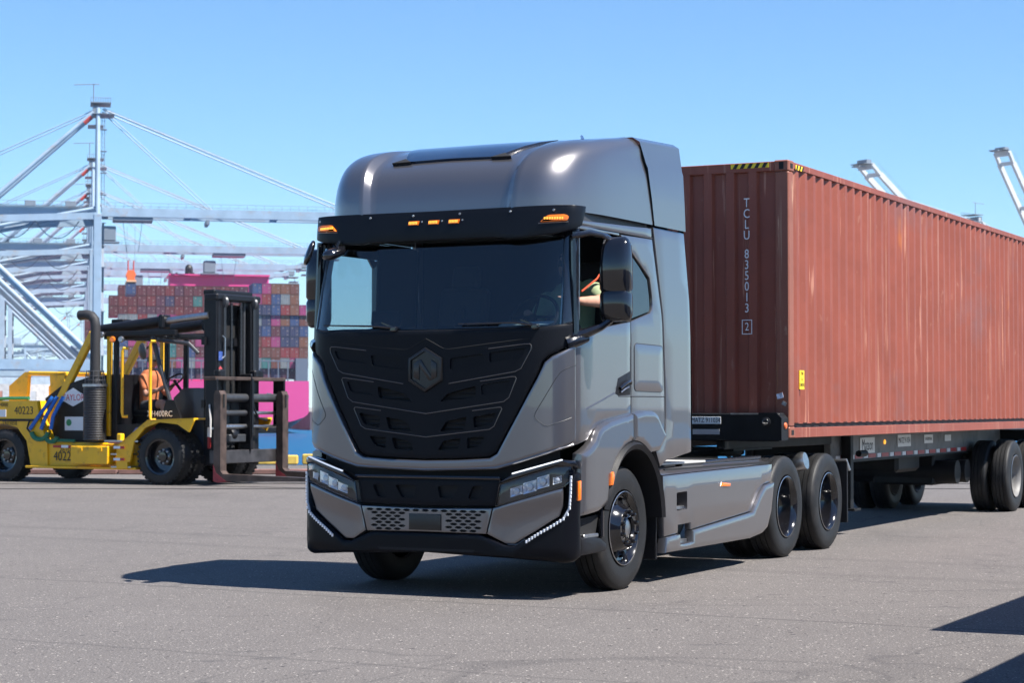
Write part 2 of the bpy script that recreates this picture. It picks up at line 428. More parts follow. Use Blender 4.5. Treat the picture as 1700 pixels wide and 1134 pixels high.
# emblem: hexagon frame, plate and N
hexa = [(0, 2.034), (.157, 1.944), (.157, 1.76), (0, 1.666), (-.157, 1.76), (-.157, 1.944)]
em = P(panel(MB(), hexa, body, .022, -.01, .01, .2, [[(a * .84, 1.85 + (b - 1.85) * .84) for a, b in hexa]], -.0), 'emblem', mat('emblem_frame', (.035, .034, .036), rough=.3, metal=.8))
EMB = mat('emblem_plate', (.02, .02, .024), rough=.2, metal=.4)
P(panel(MB(), [(a * .86, 1.85 + (b - 1.85) * .86) for a, b in hexa], body, .006, -.01, 0, .3), 'emblem_plate', EMB, parent=em)
NM = mat('emblem_letter', (.05, .045, .045), rough=.25, metal=.8)
for poly in ([(-.108, 1.90), (-.055, 1.935), (-.055, 1.765), (-.108, 1.79)], [(-.055, 1.935), (-.04, 1.935), (.055, 1.80), (.055, 1.765), (.03, 1.765), (-.055, 1.88)], [(.055, 1.765), (.108, 1.79), (.108, 1.90), (.055, 1.935)]):
    P(panel(MB(), poly, body, .014, .004, .004, .3), 'emblem_letter_stroke', NM, parent=em)
# ---- silver front surround
eo = [(1.322, 2.052)] + [(a + .008, b - .006) for a, b in edge[1:]] + [(0, 1.108)]
up = [(-a, b) for a, b in eo[:-1]] + eo[::-1]
low = [(1.322, 1.27), (1.265, 1.25), (.835, 1.112), (.651, 1.062), (.35, 1.042)]
sil = up + low + [(0, 1.037)] + [(-a, b) for a, b in reversed(low)]
P(panel(MB(), sil, body, .022, -.03, .014, .036), 'hood_surround', PAINT)
for sg in (1, -1):
    pl = [(1.318, 1.88), (1.25, 1.862), (1.207, 1.844), (1.175, 1.82), (1.14, 1.77), (.985, 1.50), (.978, 1.475), (.99, 1.45), (1.05, 1.4), (1.08, 1.393), (1.318, 1.477)]
    b = MB(); pts = []
    for a, c in zip(pl, pl[1:]):
        n = max(1, int(math.hypot(c[0] - a[0], c[1] - a[1]) / .05)); pts += [body(sg * (a[0] + (c[0] - a[0]) * i / n), a[1] + (c[1] - a[1]) * i / n, .0215) for i in range(n)]
    b.tube(pts, .0035, 5); P(b, 'corner_flap_seam', mat('seam_dark', (.03, .03, .033), rough=.5))
# lower ledge of the hood
P(MB().tube([body(u * .13, interp([0, .651, .835, 1.265], [1.037, 1.058, 1.108, 1.245], abs(u * .13)), .006) for u in range(-10, 11)], .014, 6), 'hood_lower_lip', PAINT)
# ---- windshield, pillars, cowl
ws = [(-1.21, 2.205), (-1.0, 2.19), (0, 2.182), (1.0, 2.19), (1.21, 2.205), (1.16, 3.0), (-1.16, 3.0)]
P(panel(MB(), smooth_poly(ws, .05, 3), glas, 0.0, -.006, 0, .12), 'windshield', WSGLASS)
for sg in (1, -1):
    pp = [(1.19, 2.19), (1.345, 2.215), (1.40, 2.6), (1.40, 3.03), (1.12, 3.03), (1.15, 2.9), (1.185, 2.5)]
    pp = [(sg * a, b) for a, b in pp]
    P(panel(MB(), pp, glas, .012, -.05, .012, .08), 'windshield_pillar', GLOSSB)
    P(MB().tube([glas(sg * 1.372, 2.25 + .07 * i, .016) for i in range(11)], .004, 5), 'pillar_trim', STEEL)
P(panel(MB(), [(-1.2, 2.93), (1.2, 2.93), (1.2, 3.08), (-1.2, 3.08)], glas, .004, -.05, 0, .12), 'windshield_header', GLOSSB)
for sg, u0 in ((1, .28), (-1, -.92)):
    pass
for pts in ([(.98, 2.2), (.80, 2.225), (.30, 2.222)], [(-.30, 2.2), (-.45, 2.215), (-1.02, 2.235)]):
    b = MB(); b.tube([glas(u, z, .035) for u, z in pts], [.014, .01, .006], 6)
    b.box(glas(pts[0][0], pts[0][1] - .01, .03), (.05, .06, .04), bev=.01)
    b.tube([glas(pts[0][0], pts[0][1], .035), glas(pts[0][0] - .13, pts[0][1] + .045, .03)], .007, 5)
    P(b, 'wiper', GLOSSB)
# ---- sun visor
def visor(u, z, off):
    x, y, nx, ny = PLAN(u); k = (3.17 - z) / .25
    return (x + nx * off + .155 * abs(nx) - .035 * k * abs(nx), y + ny * off + ny * (.0 + .012 * k) - ny * .0, z)
vz = [(0, 2.925), (.62, 2.925), (.68, 2.91), (.8, 2.915), (1.1, 2.945), (1.3, 2.985), (1.38, 3.01), (1.46, 3.13), (1.475, 3.175), (1.1, 3.178), (.6, 3.172)]
vp = [(0, 3.168)] + [(-a, b) for a, b in reversed(vz[1:])][::1]
vp = vz[1:] + [(0, 3.168)] + [(-a, b) for a, b in reversed(vz[1:])] + [(0, 2.925)]
VIS = P(panel(MB(), vp, visor, .012, -.012, .008, .08), 'sun_visor', mat('visor_satin_black', (.005, .006, .009), rough=.33, spec=.18))
b = MB(); panel(b, [(-1.0, 2.9), (1.0, 2.9), (1.05, 3.02), (-1.05, 3.02)], lambda u, z, off: (visor(u, 2.95, 0)[0] + .02 + (z - 2.9) * 1.1, visor(u, 2.95, 0)[1], 2.935 + .0 * z + off), 0, -.008, 0, .2)
P(b, 'visor_underside', mat('visor_underside', (.05, .055, .05), rough=.3), parent=VIS)
for ty in (-.19, 0, .19):
    l = P(panel(MB(), [(ty - .05, 3.055), (ty + .045, 3.055), (ty + .055, 3.09), (ty - .04, 3.09)], visor, .026, .01, .006, .2), 'marker_lamp', AMBER, parent=VIS)
    b = MB()
    for i in range(6): b.box(visor(ty - .035 + .014 * i, 3.073, .027), (.006, .008, .022))
    P(b, 'led', AMBERL, parent=l)
    P(MB().lathe([(.008, 0), (.006, .006)], visor(ty + .078, 3.082, .012), (-1, 0, 0), 8), 'screw', STEEL, parent=VIS)
for sg in (1, -1):
    pl = smooth_poly([(sg * .955, 3.035), (sg * 1.19, 3.045), (sg * 1.205, 3.085), (sg * 1.16, 3.10), (sg * 1.02, 3.095)], .02, 2)
    l = P(panel(MB(), pl, visor, .03, .01, .008, .15), 'marker_lamp', AMBER, parent=VIS)
    b = MB()
    for i in range(8): b.box(visor(sg * (1.0 + .02 * i), 3.068, .031), (.006, .012, .018))
    P(b, 'led', AMBERL, parent=l)
    P(MB().tube([visor(sg * (.95 + .05 * i), 3.028 + .002 * i, .017) for i in range(6)], .003, 4), 'lamp_trim', STEEL, parent=l)
for ty in (-1.2, -.62, -.2, .24, .7, 1.07):
    P(MB().lathe([(.011, 0), (.009, .006), (.0, .009)], visor(ty, 3.135, .012), (-1, 0, 0), 10), 'screw', STEEL, parent=VIS)
# ---- roof fairing
RC = [[(-1.075, 0, 3.14), (-1.06, 0, 3.30), (-1.02, 0, 3.44), (-.93, 0, 3.55), (-.75, 0, 3.655), (-.45, 0, 3.76), (.05, 0, 3.85)],
      [(-1.068, .64, 3.14), (-1.052, .65, 3.295), (-1.012, .665, 3.43), (-.922, .69, 3.54), (-.74, .72, 3.645), (-.45, .745, 3.755), (.05, .76, 3.846)],
      [(-1.108, .705, 3.14), (-1.093, .715, 3.31), (-1.052, .73, 3.465), (-.955, .755, 3.59), (-.77, .785, 3.695), (-.45, .81, 3.782), (.05, .83, 3.852)],
      [(-1.045, .96, 3.14), (-1.035, .96, 3.31), (-.985, .96, 3.47), (-.88, .955, 3.605), (-.69, .95, 3.715), (-.38, .945, 3.793), (.08, .93, 3.852)],
      [(-.87, 1.13, 3.14), (-.86, 1.127, 3.32), (-.81, 1.117, 3.49), (-.71, 1.10, 3.63), (-.53, 1.07, 3.735), (-.25, 1.03, 3.802), (.12, .98, 3.86)],
      [(-.60, 1.20, 3.14), (-.59, 1.197, 3.34), (-.55, 1.188, 3.52), (-.46, 1.17, 3.66), (-.30, 1.13, 3.755), (-.10, 1.085, 3.82), (.18, 1.03, 3.868)],
      [(-.20, 1.225, 3.14), (-.20, 1.223, 3.35), (-.17, 1.215, 3.54), (-.12, 1.197, 3.685), (-.03, 1.168, 3.785), (.08, 1.12, 3.838), (.25, 1.06, 3.876)],
      [(.60, 1.23, 3.14), (.53, 1.23, 3.36), (.46, 1.227, 3.56), (.40, 1.21, 3.695), (.36, 1.205, 3.80), (.315, 1.165, 3.86), (.29, 1.10, 3.884)]]
def cr(p0, p1, p2, p3, t): return .5 * ((2 * p1) + (p2 - p0) * t + (2 * p0 - 5 * p1 + 4 * p2 - p3) * t * t + (3 * p1 - p0 - 3 * p2 + p3) * t ** 3)
RCV = [[Vector(p_) for p_ in c_] for c_ in RC]
def rcurve(i, t):
    c_ = RCV[i]; k = min(5, int(t * 6)); f = t * 6 - k
    return cr(c_[k - 1] if k else 2 * c_[0] - c_[1], c_[k], c_[k + 1], c_[k + 2] if k < 5 else 2 * c_[6] - c_[5], f)
def roofpt(u, t, off=0.0):
    # u: 0 centre, 1..2 crease flank, 7 rear edge of the side; negative = right half
    a = abs(u); sg = 1 if u >= 0 else -1; k = min(6, int(a)); f = a - k
    if k <= 1: p_ = rcurve(k, t).lerp(rcurve(k + 1, t), f if k == 0 else f * f * (3 - 2 * f))
    else:
        m_ = rcurve(k - 1, t) if k > 2 else 2 * rcurve(2, t) - rcurve(3, t)
        p_ = cr(m_, rcurve(k, t), rcurve(k + 1, t), rcurve(k + 2, t) if k < 6 else 2 * rcurve(7, t) - rcurve(6, t), f)
    q = Vector((p_.x - off * math.cos(t * 1.35) * (1 - min(1, a / 7)), p_.y + off * min(1, a / 7) * math.cos(t), p_.z + off * math.sin(t * 1.35)))
    return (q.x, sg * q.y, q.z)
us = [0, .33, .66, .9, 1, 1.25, 1.5, 1.75, 2] + [2 + .2 * i for i in range(1, 26)]
b = MB(); cols = [-q for q in reversed(us[1:])] + us; nT = 37
b.add([roofpt(u, i / (nT - 1)) for u in cols for i in range(nT)], [(i * nT + j, i * nT + j + 1, (i + 1) * nT + j + 1, (i + 1) * nT + j) for i in range(len(cols) - 1) for j in range(nT - 1)])
for a, c in zip(us, us[1:]):
    rows = []
    for q in (a, c):
        l, r_ = Vector(roofpt(-q, 1)), Vector(roofpt(q, 1)); rows.append([l.lerp(r_, k / 6) + Vector((0, 0, .012 * (1 - (k / 3 - 1) ** 2))) * (1 if q > .01 else 0) for k in range(7)])
    b.add(rows[0] + rows[1], [(k, k + 1, 8 + k, 7 + k) for k in range(6)])
ROOF = P(b, 'roof_fairing', PAINT, 60)
P(panel(MB(), [(-.62, .63), (-.55, .615), (.55, .615), (.62, .63), (.9, .93), (-.9, .93)], roofpt, .022, .0, .0, .1), 'roof_glass', ROOFGL, parent=ROOF)
for sg in (1, -1):
    P(panel(MB(), [(sg * .54, .60), (sg * .80, .60), (sg * .66, .66)], roofpt, .03, .0, 0, .2), 'roof_notch', VOIDM, parent=ROOF)
P(MB().lathe([(.018, 0), (.014, .03), (.0, .04)], roofpt(2.6, .93), (0, -.3, 1), 10), 'roof_beacon', CHROME, parent=ROOF)
# upper rear fairing behind the roof
b = MB()
prof = [(1.236, 3.13), (1.24, 3.35), (1.24, 3.62), (1.230, 3.66), (1.212, 3.838), (1.16, 3.876), (.5, 3.885), (0, 3.887)]
fr = [.612, .545, .455, .435, .34, .30, .29, .29]; rr_ = [1.33, 1.30, 1.265, 1.26, 1.235, 1.225, 1.22, 1.22]
pr = [(-y, z, f, r_) for (y, z), f, r_ in zip(prof, fr, rr_)] + [(y, z, f, r_) for (y, z), f, r_ in list(zip(prof, fr, rr_))[::-1][1:]]
v_ = []
for y, z, f, r_ in pr:
    o_ = .004
    v_ += [(f, y * 1.0 + (o_ if y > 0 else -o_ if y < 0 else 0), z + .006), (r_, y + (o_ if y > 0 else -o_ if y < 0 else 0), z + .006 + (.04 if z > 3.8 else .012 if z > 3.6 else 0))]
b.add(v_, [(2 * i, 2 * i + 1, 2 * i + 3, 2 * i + 2) for i in range(len(pr) - 1)])
P(b, 'rear_roof_fairing', PAINT, 40)
P(MB().box((.72, 0, 3.49), (.86, 2.30, .73), bev=.06), 'roof_inner_shell', MATS['seam_dark'] if 'seam_dark' in MATS else DARK)
# rear edge strip (black rubber) and side extenders
for sg in (1, -1):
    S = side_s(sg)
    ex = [(.83, 1.29), (.828, 1.63), (.775, 2.372), (.625, 3.125), (1.335, 3.125), (1.41, 2.5), (1.425, 1.135), (.84, 1.075), (.70, 1.02), (.60, 1.17)]
    P(panel(MB(), ex, S, .004, -.04, .01, .16), 'side_extender', PAINT)
    b = MB(); path = [(1.425, 1.13), (1.455, 1.4), (1.44, 2.0), (1.41, 2.5), (1.34, 3.12), (1.30, 3.4), (1.262, 3.62)]
    for (a, c) in zip(path, path[1:]):
        b.add([S(a[0] - .01, a[1], .003), S(a[0] + .045, a[1], -.02), S(c[0] + .045, c[1], -.02), S(c[0] - .01, c[1], .003), S(a[0] - .01, a[1], -.05), S(a[0] + .045, a[1], -.05), S(c[0] + .045, c[1], -.05), S(c[0] - .01, c[1], -.05)],
              [(0, 1, 2, 3), (4, 7, 6, 5), (1, 5, 6, 2), (0, 4, 5, 1), (3, 2, 6, 7)])
    P(b, 'extender_edge_seal', mat('edge_rubber', (.02, .022, .028), rough=.3))
P(MB().box((1.12, 0, 2.35), (.06, 2.3, 2.5), bev=.02), 'cab_rear_wall', DARK)
b = MB(); b.tube([(1.27, y, 3.87 - .0) for y in (-1.0, 0, 1.0)], .025, 6); P(b, 'fairing_edge_seal', MATS['edge_rubber'])
# ---- cab sides
arch = lambda t0, t1, n=12, rx=.615, rz=.69: [(.05 + rx * math.cos(R(t0 + (t1 - t0) * i / n)), .56 + rz * math.sin(R(t0 + (t1 - t0) * i / n))) for i in range(n + 1)]
for sg in (1, -1):
    S = side_s(sg)
    door = [(-1.068, 2.05), (-.965, 2.092), (-.698, 2.178), (.064, 2.272), (.064, 1.46), (-.522, 1.41), (-.7, 1.36), (-.817, 1.28), (-1.068, 1.22)]
    d = P(panel(MB(), door, S, 0.0, -.04, .008, .12), 'door', PAINT, label=None)
    hd = [(-.262, 1.655), (-.204, 1.787), (.05, 1.85), (.05, 1.645), (-.19, 1.64)]
    P(panel(MB(), hd, S, .004, -.03, .006, .1), 'handle_recess', PLAST, parent=d)
    P(MB().tube([S(-.19, 1.70, .015), S(-.10, 1.745, .028), (S(.0, 1.765, .024)), S(.02, 1.745, .02)], .015, 8), 'door_handle', GLOSSB, parent=d)
    P(MB().tube([S(-.16, 1.668, .008), S(-.08, 1.70, .014), S(.0, 1.715, .010)], .008, 6), 'handle_trim', STEEL, parent=d)
    P(MB().tube([S(x_, z_, .002) for x_, z_ in ((-1.06, 1.478), (-.8, 1.54), (-.5, 1.608), (-.275, 1.662))], .005, 5), 'door_crease', PAINT, parent=d)
    rear = [(.076, 2.275), (.493, 2.362), (.545, 2.395), (.562, 2.44), (.553, 2.52), (.514, 2.667), (.30, 2.79), (.039, 2.925), (-.09, 3.005), (.60, 3.015), (.76, 2.372), (.818, 1.63), (.818, 1.30), (.70, 1.20), (.5, 1.35), (.076, 1.36)]
    P(panel(MB(), rear, S, 0.0, -.04, .008, .12), 'sleeper_side_panel', PAINT)
    hatch = smooth_poly([(.135, 2.09), (.755, 2.082), (.755, 1.676), (.135, 1.682)], .05, 3)
    hp = P(panel(MB(), hatch, S, .006, -.01, .006, .2), 'side_hatch', PAINT)
    P(MB().tube([S(a_, c_, .002) for a_, c_ in hatch], .0045, 5, closed=True), 'hatch_gap', MATS['seam_dark'], parent=hp)
    P(MB().tube([S(x_, 1.636, .001) for x_ in (-.19, .2, .5, .81)], .005, 5), 'body_crease', MATS['seam_dark'])
    # window frame, quarter glass, gutter
    fr_ = [(-.985, 2.12), (-.97, 2.95), (-.70, 2.972), (-.40, 2.965), (-.13, 2.90), (-.02, 2.80), (-.0, 2.4), (-.02, 2.285)]
    wf = P(MB().tube([S(a_, c_, .0) for a_, c_ in fr_], [.03, .03, .03, .03, .03, .03, .028, .02], 8), 'window_frame', GLOSSB)
    qg = [(.03, 2.285), (.03, 2.905), (.30, 2.76), (.475, 2.65), (.505, 2.52), (.512, 2.40), (.49, 2.375)]
    P(panel(MB(), qg, S, -.012, -.02, 0, .2), 'quarter_window', QGLASS)
    P(panel(MB(), [(-.05, 2.27), (.045, 2.28), (.045, 2.88), (-.05, 2.86)], S, -.002, -.05, .006, .2), 'window_pillar', GLOSSB)
    P(panel(MB(), [(-1.0, 3.03), (.60, 3.03), (.61, 3.115), (.3, 3.10), (-.95, 3.06)], S, -.004, -.05, .008, .15), 'gutter_panel', PAINT)
    P(MB().tube([S(x_, 3.022 , -.004) for x_ in (-.97, -.5, -.09, .3, .6)], .008, 5), 'gutter_gap', MATS['seam_dark'])
    P(panel(MB(), [(-.97, 2.99), (-.10, 2.995), (-.10, 3.02), (-.98, 3.02)], S, -.004, -.05, .004, .2), 'door_header', PAINT)
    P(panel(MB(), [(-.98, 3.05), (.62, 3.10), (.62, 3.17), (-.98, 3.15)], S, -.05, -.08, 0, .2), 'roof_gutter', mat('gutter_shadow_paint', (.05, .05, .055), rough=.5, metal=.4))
    # fender with its sunlit ledge
    fe = [(-1.0, .66), (-.98, 1.17), (-.86, 1.215), (-.76, 1.27), (-.70, 1.345), (-.62, 1.39), (-.46, 1.43), (-.2, 1.465), (.03, 1.492)] + [(.03, 1.252)] + arch(92, 148, 10) + [(-.485, .80), (-.50, .745), (-.70, .69)]
    P(panel(MB(), fe, S, .058, -.04, .042, .045), 'front_fender', PAINT, 28)
    fr2 = [(.043, 1.493), (.25, 1.515), (.47, 1.512), (.56, 1.478), (.64, 1.40), (.765, 1.29), (.60, 1.16)] + arch(58, 90, 6) + [(.043, 1.252)]
    P(panel(MB(), fr2, S, .056, -.04, .04, .045), 'rear_fender', PAINT, 28)
    b = MB(); a0 = arch(2, 168, 26, .62, .695); a1 = arch(2, 168, 26, .56, .63)
    for off_ in (0,):
        n = len(a0); vs_ = [S(p_[0], p_[1], .035) for p_ in a0] + [S(p_[0], p_[1], .075) for p_ in arch(2, 168, 26, .60, .672)] + [S(p_[0], p_[1], .055) for p_ in a1] + [S(p_[0], p_[1], -.30) for p_ in a1]
        b.add(vs_, [(k * n + i, k * n + i + 1, (k + 1) * n + i + 1, (k + 1) * n + i) for k in range(3) for i in range(n - 1)])
    P(b, 'wheel_arch_trim', PLAST, 40)
    b = MB(); n = 20; A = arch(-2, 182, n, .64, .70)
    b.add([(x_, sg * 1.22, z_) for x_, z_ in A] + [(x_, sg * .55, z_) for x_, z_ in A], [(i, i + 1, n + 2 + i, n + 1 + i) for i in range(n)])
    P(b, 'wheel_well', VOIDM)
    # cab step below the fender, and mudflap
    P(panel(MB(), [(-.96, .35), (-.965, .50), (-.70, .49), (-.60, .47), (-.49, .42), (-.50, .36)], S, .03, -.10, .02, .12), 'cab_step', PLAST)
    P(MB().box((-.78, sg * 1.19, .50), (.28, .16, .03), bev=.006), 'step_tread', STEEL)
    P(panel(MB(), [(-.97, .50), (-.62, .50), (-.56, .66), (-.97, .64)], S, -.02, -.06, 0, .2), 'step_back', VOIDM)
    P(MB().box((-.545, sg * 1.2, .62), (.05, .14, .30), bev=.015), 'step_bracket', GLOSSB)
    P(MB().box((.66, sg * 1.06, .52), (.02, .34, .62), bev=.004), 'mudflap', PLAST)
    P(panel(MB(), [(-.50, .90), (-.455, .90), (-.43, .965), (-.445, 1.01), (-.49, 1.0)], S, .075, .04, .01, .2), 'side_marker', AMBER)
# door mirrors
for sg in (1, -1):
    b = MB(); MY = 1.495 if sg == 1 else 1.335; MW = 1 if sg == 1 else .8
    prof = [(2.235, .10, .03), (2.25, .125, .06), (2.30, .135, .085), (2.45, .13, .10), (2.478, .12, .085), (2.50, .132, .10), (2.7, .132, .105), (2.85, .125, .085), (2.90, .105, .055), (2.92, .08, .02)]
    n = 20; vs_ = []
    for z, hw, hd in prof:
        for j in range(n):
            a = 2 * math.pi * j / n; c_, s_ = math.cos(a), math.sin(a)
            ex_ = 2.0 / 3.4
            vs_.append((-.80 + .02 + hd * math.copysign(abs(c_) ** ex_, c_) * (1.0 if c_ < 0 else .6), sg * (MY + hw * MW * math.copysign(abs(s_) ** ex_, s_)), z))
    F = [(i * n + j, i * n + (j + 1) % n, (i + 1) * n + (j + 1) % n, (i + 1) * n + j) for i in range(len(prof) - 1) for j in range(n)] + [list(range(n)), [(len(prof) - 1) * n + j for j in range(n)]]
    b.add(vs_, F); mm = P(b, 'door_mirror', GLOSSB, 50)
    P(MB().box((-.715, sg * MY, 2.59), (.012, .2 * MW, .56), bev=.004), 'mirror_glass', CHROME, parent=mm)
    b = MB(); b.tube([(-.98, sg * 1.20, 2.11), (-.93, sg * (1.29 if sg == 1 else 1.22), 2.14), (-.85, sg * (MY - .11), 2.19), (-.80, sg * (MY - .04), 2.25)], [.05, .042, .032, .028], 8)
    P(b, 'mirror_arm', GLOSSB, parent=mm)
    b = MB(); b.tube([(-.99, sg * 1.2, 2.92), (-.93, sg * (MY - .17 if sg == 1 else 1.22), 2.945), (-.85, sg * (MY - .09), 2.93), (-.81, sg * (MY - .03), 2.88)], [.022, .02, .018, .015], 8)
    P(b, 'upper_mirror_arm', GLOSSB, parent=mm)
    b = MB(); b.tube([(-1.06, sg * 1.17, 2.055), (-.98, sg * 1.25, 2.085), (-.90, sg * 1.29, 2.10)], [.06, .05, .03], 10); P(b, 'mirror_base', GLOSSB, parent=mm)
# front wide-angle mirrors hanging by the right pillar
for c_, rt, sz in (((-1.20, -1.17, 2.86), (0.25, .35, .95), (.06, .1, .23)), ((-1.18, -.93, 2.85), (.1, 1.25, .25), (.10, .09, .27))):
    b = MB(); b.lathe([(0, -.5), (.3, -.46), (.46, -.3), (.5, -.05), (.46, .25), (.3, .42), (0, .48)], (0, 0, 0), (0, 0, 1), 16)
    M = Euler(rt).to_matrix(); b.v = [tuple(Vector(c_) + M @ Vector((p_[0] * sz[0], p_[1] * sz[1] * 1.6, p_[2] * sz[2]))) for p_ in b.v]
    mm = P(b, 'wide_angle_mirror', GLOSSB, 60)
    P(MB().tube([c_, (c_[0] + .04, c_[1] + .02, 2.95)], .012, 6), 'mirror_bracket', GLOSSB, parent=mm)
# ---- bumper
cen = [(-.612, .728), (0, .716), (.612, .728), (.557, .523), (0, .528), (-.557, .523)]
holes = []
for r_ in range(7):
    z = .700 - .0262 * r_
    for k in range(-8, 9):
        uu = k * .088 + (.044 if r_ % 2 else 0)
        if abs(uu) > .545 - .0075 * r_ - .01: continue
        if abs(uu) < .215 and r_ >= 1: continue
        holes.append([(uu - .036, z), (uu - .016, z + .0105), (uu + .016, z + .0105), (uu + .036, z), (uu + .016, z - .0105), (uu - .016, z - .0105)])
P(panel(MB(), cen, bump_s, .004, -.02, .006, .3, holes, -.018, dense=.3), 'bumper_centre', PAINT)
P(panel(MB(), [(-.6, .72), (.6, .72), (.55, .53), (-.55, .53)], bump_s, -.016, -.03, 0, .15), 'bumper_perforation_backing', VOIDM)
P(panel(MB(), [(-.15, .672), (.15, .672), (.15, .540), (-.15, .540)], bump_s, .014, -.01, .006, .2), 'number_plate_holder', mat('plate_black', (.01, .01, .01), rough=.35))
cornp = [(.619, .731), (.70, .756), (1.205, .902), (1.205, .755), (1.172, .672), (.80, .446), (.715, .446), (.566, .524)]
lipo = [(0, .520), (.495, .519), (.56, .5), (.715, .434), (.80, .432), (1.195, .668), (1.24, .745), (1.265, .95), (1.30, 1.01), (1.385, 1.02), (1.40, .34), (1.34, .305), (1.2, .30), (.78, .33), (0, .358)]
lip = lipo + [(-a, b_) for a, b_ in reversed(lipo[1:-1])]
def bump_lip(u, z, off):
    k = sstep(.36, .30, z) * .03; return bump_s(u, z, off - k)
P(panel(MB(), lip, bump_lip, .010, -.10, .022, .07), 'bumper_lower_lip', mat('bumper_black', (.004, .0045, .007), rough=.34, spec=.13))
P(panel(MB(), [(-.45, .392), (.46, .392), (.44, .372), (-.43, .372)], bump_lip, .0115, .0, 0, .2), 'bumper_slot', VOIDM)
for sg in (1, -1):
    m_ = (lambda q: [(sg * a, b_) for a, b_ in q])
    def cornsurf(u, z, off):     # lower half steps back along a diagonal fold
        k = sstep(.60, .75, z + (abs(u) - .7) * -.25) ; return bump_s(u, z, off - .035 * (1 - k) * sstep(.56, .72, abs(u)))
    P(panel(MB(), m_(cornp), cornsurf, .008, -.06, .012, .045), 'bumper_corner', PAINT)
    # daytime light strip running down the corner
    led = [(1.262, .985), (1.258, .86), (1.25, .74), (1.235, .69), (1.205, .655), (1.13, .605), (1.0, .53), (.885, .455)]
    dn = densify(led, .016)[: -12]
    pts = []
    for a, c_ in zip(led, led[1:]):
        n = max(1, int(math.hypot(c_[0] - a[0], c_[1] - a[1]) / .027)); pts += [(a[0] + (c_[0] - a[0]) * i / n, a[1] + (c_[1] - a[1]) * i / n) for i in range(n)]
    b = MB(); b.tube([bump_s(sg * a, z, .008) for a, z in pts[::2]], .010, 6, 1)
    for a, z in pts: b.box(bump_s(sg * a, z, .017), (.014, .013, .024), (0, 0, 0), .002)
    P(b, 'light_strip', [LEDM, mat('led_channel', (.36, .38, .42), rough=.2, coat=.5)])
    P(panel(MB(), m_([(1.322, .795), (1.366, .80), (1.366, .955), (1.322, .95)]), bump_s, .026, 0, .006, .2), 'reflex_marker', AMBER)
    # headlamp
    hl = [(.644, .748), (.68, .925), (.765, .952), (1.155, 1.072), (1.265, 1.075), (1.295, 1.03), (1.27, .965), (1.21, .912)]
    h_ = P(panel(MB(), m_(hl), bump_s, -.05, -.08, 0, .12), 'headlamp', mat('lamp_housing', (.02, .02, .023), rough=.3))
    P(panel(MB(), m_(hl), bump_s, .004, -.05, .006, .1), 'lamp_lens', LENS, parent=h_)
    P(MB().tube([bump_s(sg * a, z, .004) for a, z in hl], .008, 5, closed=True), 'lamp_bezel', GLOSSB, parent=h_)
    for k, (ua, ub, za, zb) in enumerate(((.765, .87, .835, .905), (.875, .985, .86, .95), (.99, 1.09, .90, .995), (1.12, 1.19, .935, .99))):
        b = MB(); c0 = (ua + ub) / 2; N_ = 6; vs_ = []
        for i in range(N_ + 1):
            for j in range(N_ + 1):
                s_, t_ = i / N_ * 2 - 1, j / N_ * 2 - 1
                u_ = c0 + (ub - ua) / 2 * s_; z_ = (za + zb) / 2 + (zb - za) / 2 * t_ + (u_ - c0) * .28
                vs_.append(bump_s(sg * u_, z_, -.046 + .034 * max(s_ * s_, t_ * t_)))
        b.add(vs_, [(i * (N_ + 1) + j, i * (N_ + 1) + j + 1, (i + 1) * (N_ + 1) + j + 1, (i + 1) * (N_ + 1) + j) for i in range(N_) for j in range(N_)])
        P(b, 'reflector', mat('lamp_reflector', (.85, .87, .9), rough=.22, metal=.7), None, parent=h_)
        P(MB().lathe([(.022, 0), (.026, .018), (.02, .024), (0, .03)], bump_s(sg * c0, (za + zb) / 2, -.04), (-1, 0, 0), 14), 'projector_lens', mat('projector_glass', (.5, .52, .55), rough=.05, coat=1), parent=h_)
    # hood over the lamp with its light line
    P(panel(MB(), m_([(.675, .935), (.79, 1.005), (1.2, 1.125), (1.30, 1.12), (1.345, 1.05), (1.28, 1.07), (1.155, 1.08), (.765, .96)]), bump_s, .02, -.08, .012, .1), 'lamp_brow', GLOSSB)
    b = MB(); q_ = [bump_s(sg * (.795 + .4 * i / 20), 1.012 + .112 * i / 20, .016) for i in range(21)]
    b.tube(q_, .007, 6)
    for i in range(29): b.box(bump_s(sg * (.795 + .4 * i / 28), 1.012 + .112 * i / 28, .027), (.008, .006, .009))
    P(b, 'light_strip', mat('drl_clear', (.9, .92, .96), rough=.25, emis=((.95, .97, 1), .15)))
mg = [(-.672, .965), (.672, .965), (.672, .925), (.632, .742), (.0, .732), (-.632, .742)]
mh = [[(.12, .80), (.10, .90), (.30, .905), (.24, .80)], [(.38, .80), (.42, .905), (.52, .905), (.47, .80)]]
mh = [smooth_poly(q, .02, 2) for q in mh]; mh += [mir(q) for q in mh]
P(panel(MB(), mg, bump_s, -.022, -.08, .02, .1, mh, -.06), 'lower_grille', SATIN)
P(panel(MB(), [(-.68, .72), (.68, .72), (.68, .95), (-.68, .95)], bump_s, -.06, -.08, 0, .2), 'lower_grille_mesh', VOIDM)
P(panel(MB(), [(-1.25, .93), (1.25, .93), (1.25, 2.12), (-1.25, 2.12)], body, -.10, -.12, 0, .2), 'front_void_panel', VOIDM)
b = MB(); b.tube([bump_s(u, .972 + .0 * u, -.01) for u in [-.68 + .136 * i for i in range(11)]], .014, 6); P(b, 'lower_grille_bar', GLOSSB)
P(MB().box((-.6, 0, .72), (.7, 2.2, .5)), 'underbody', VOIDM)
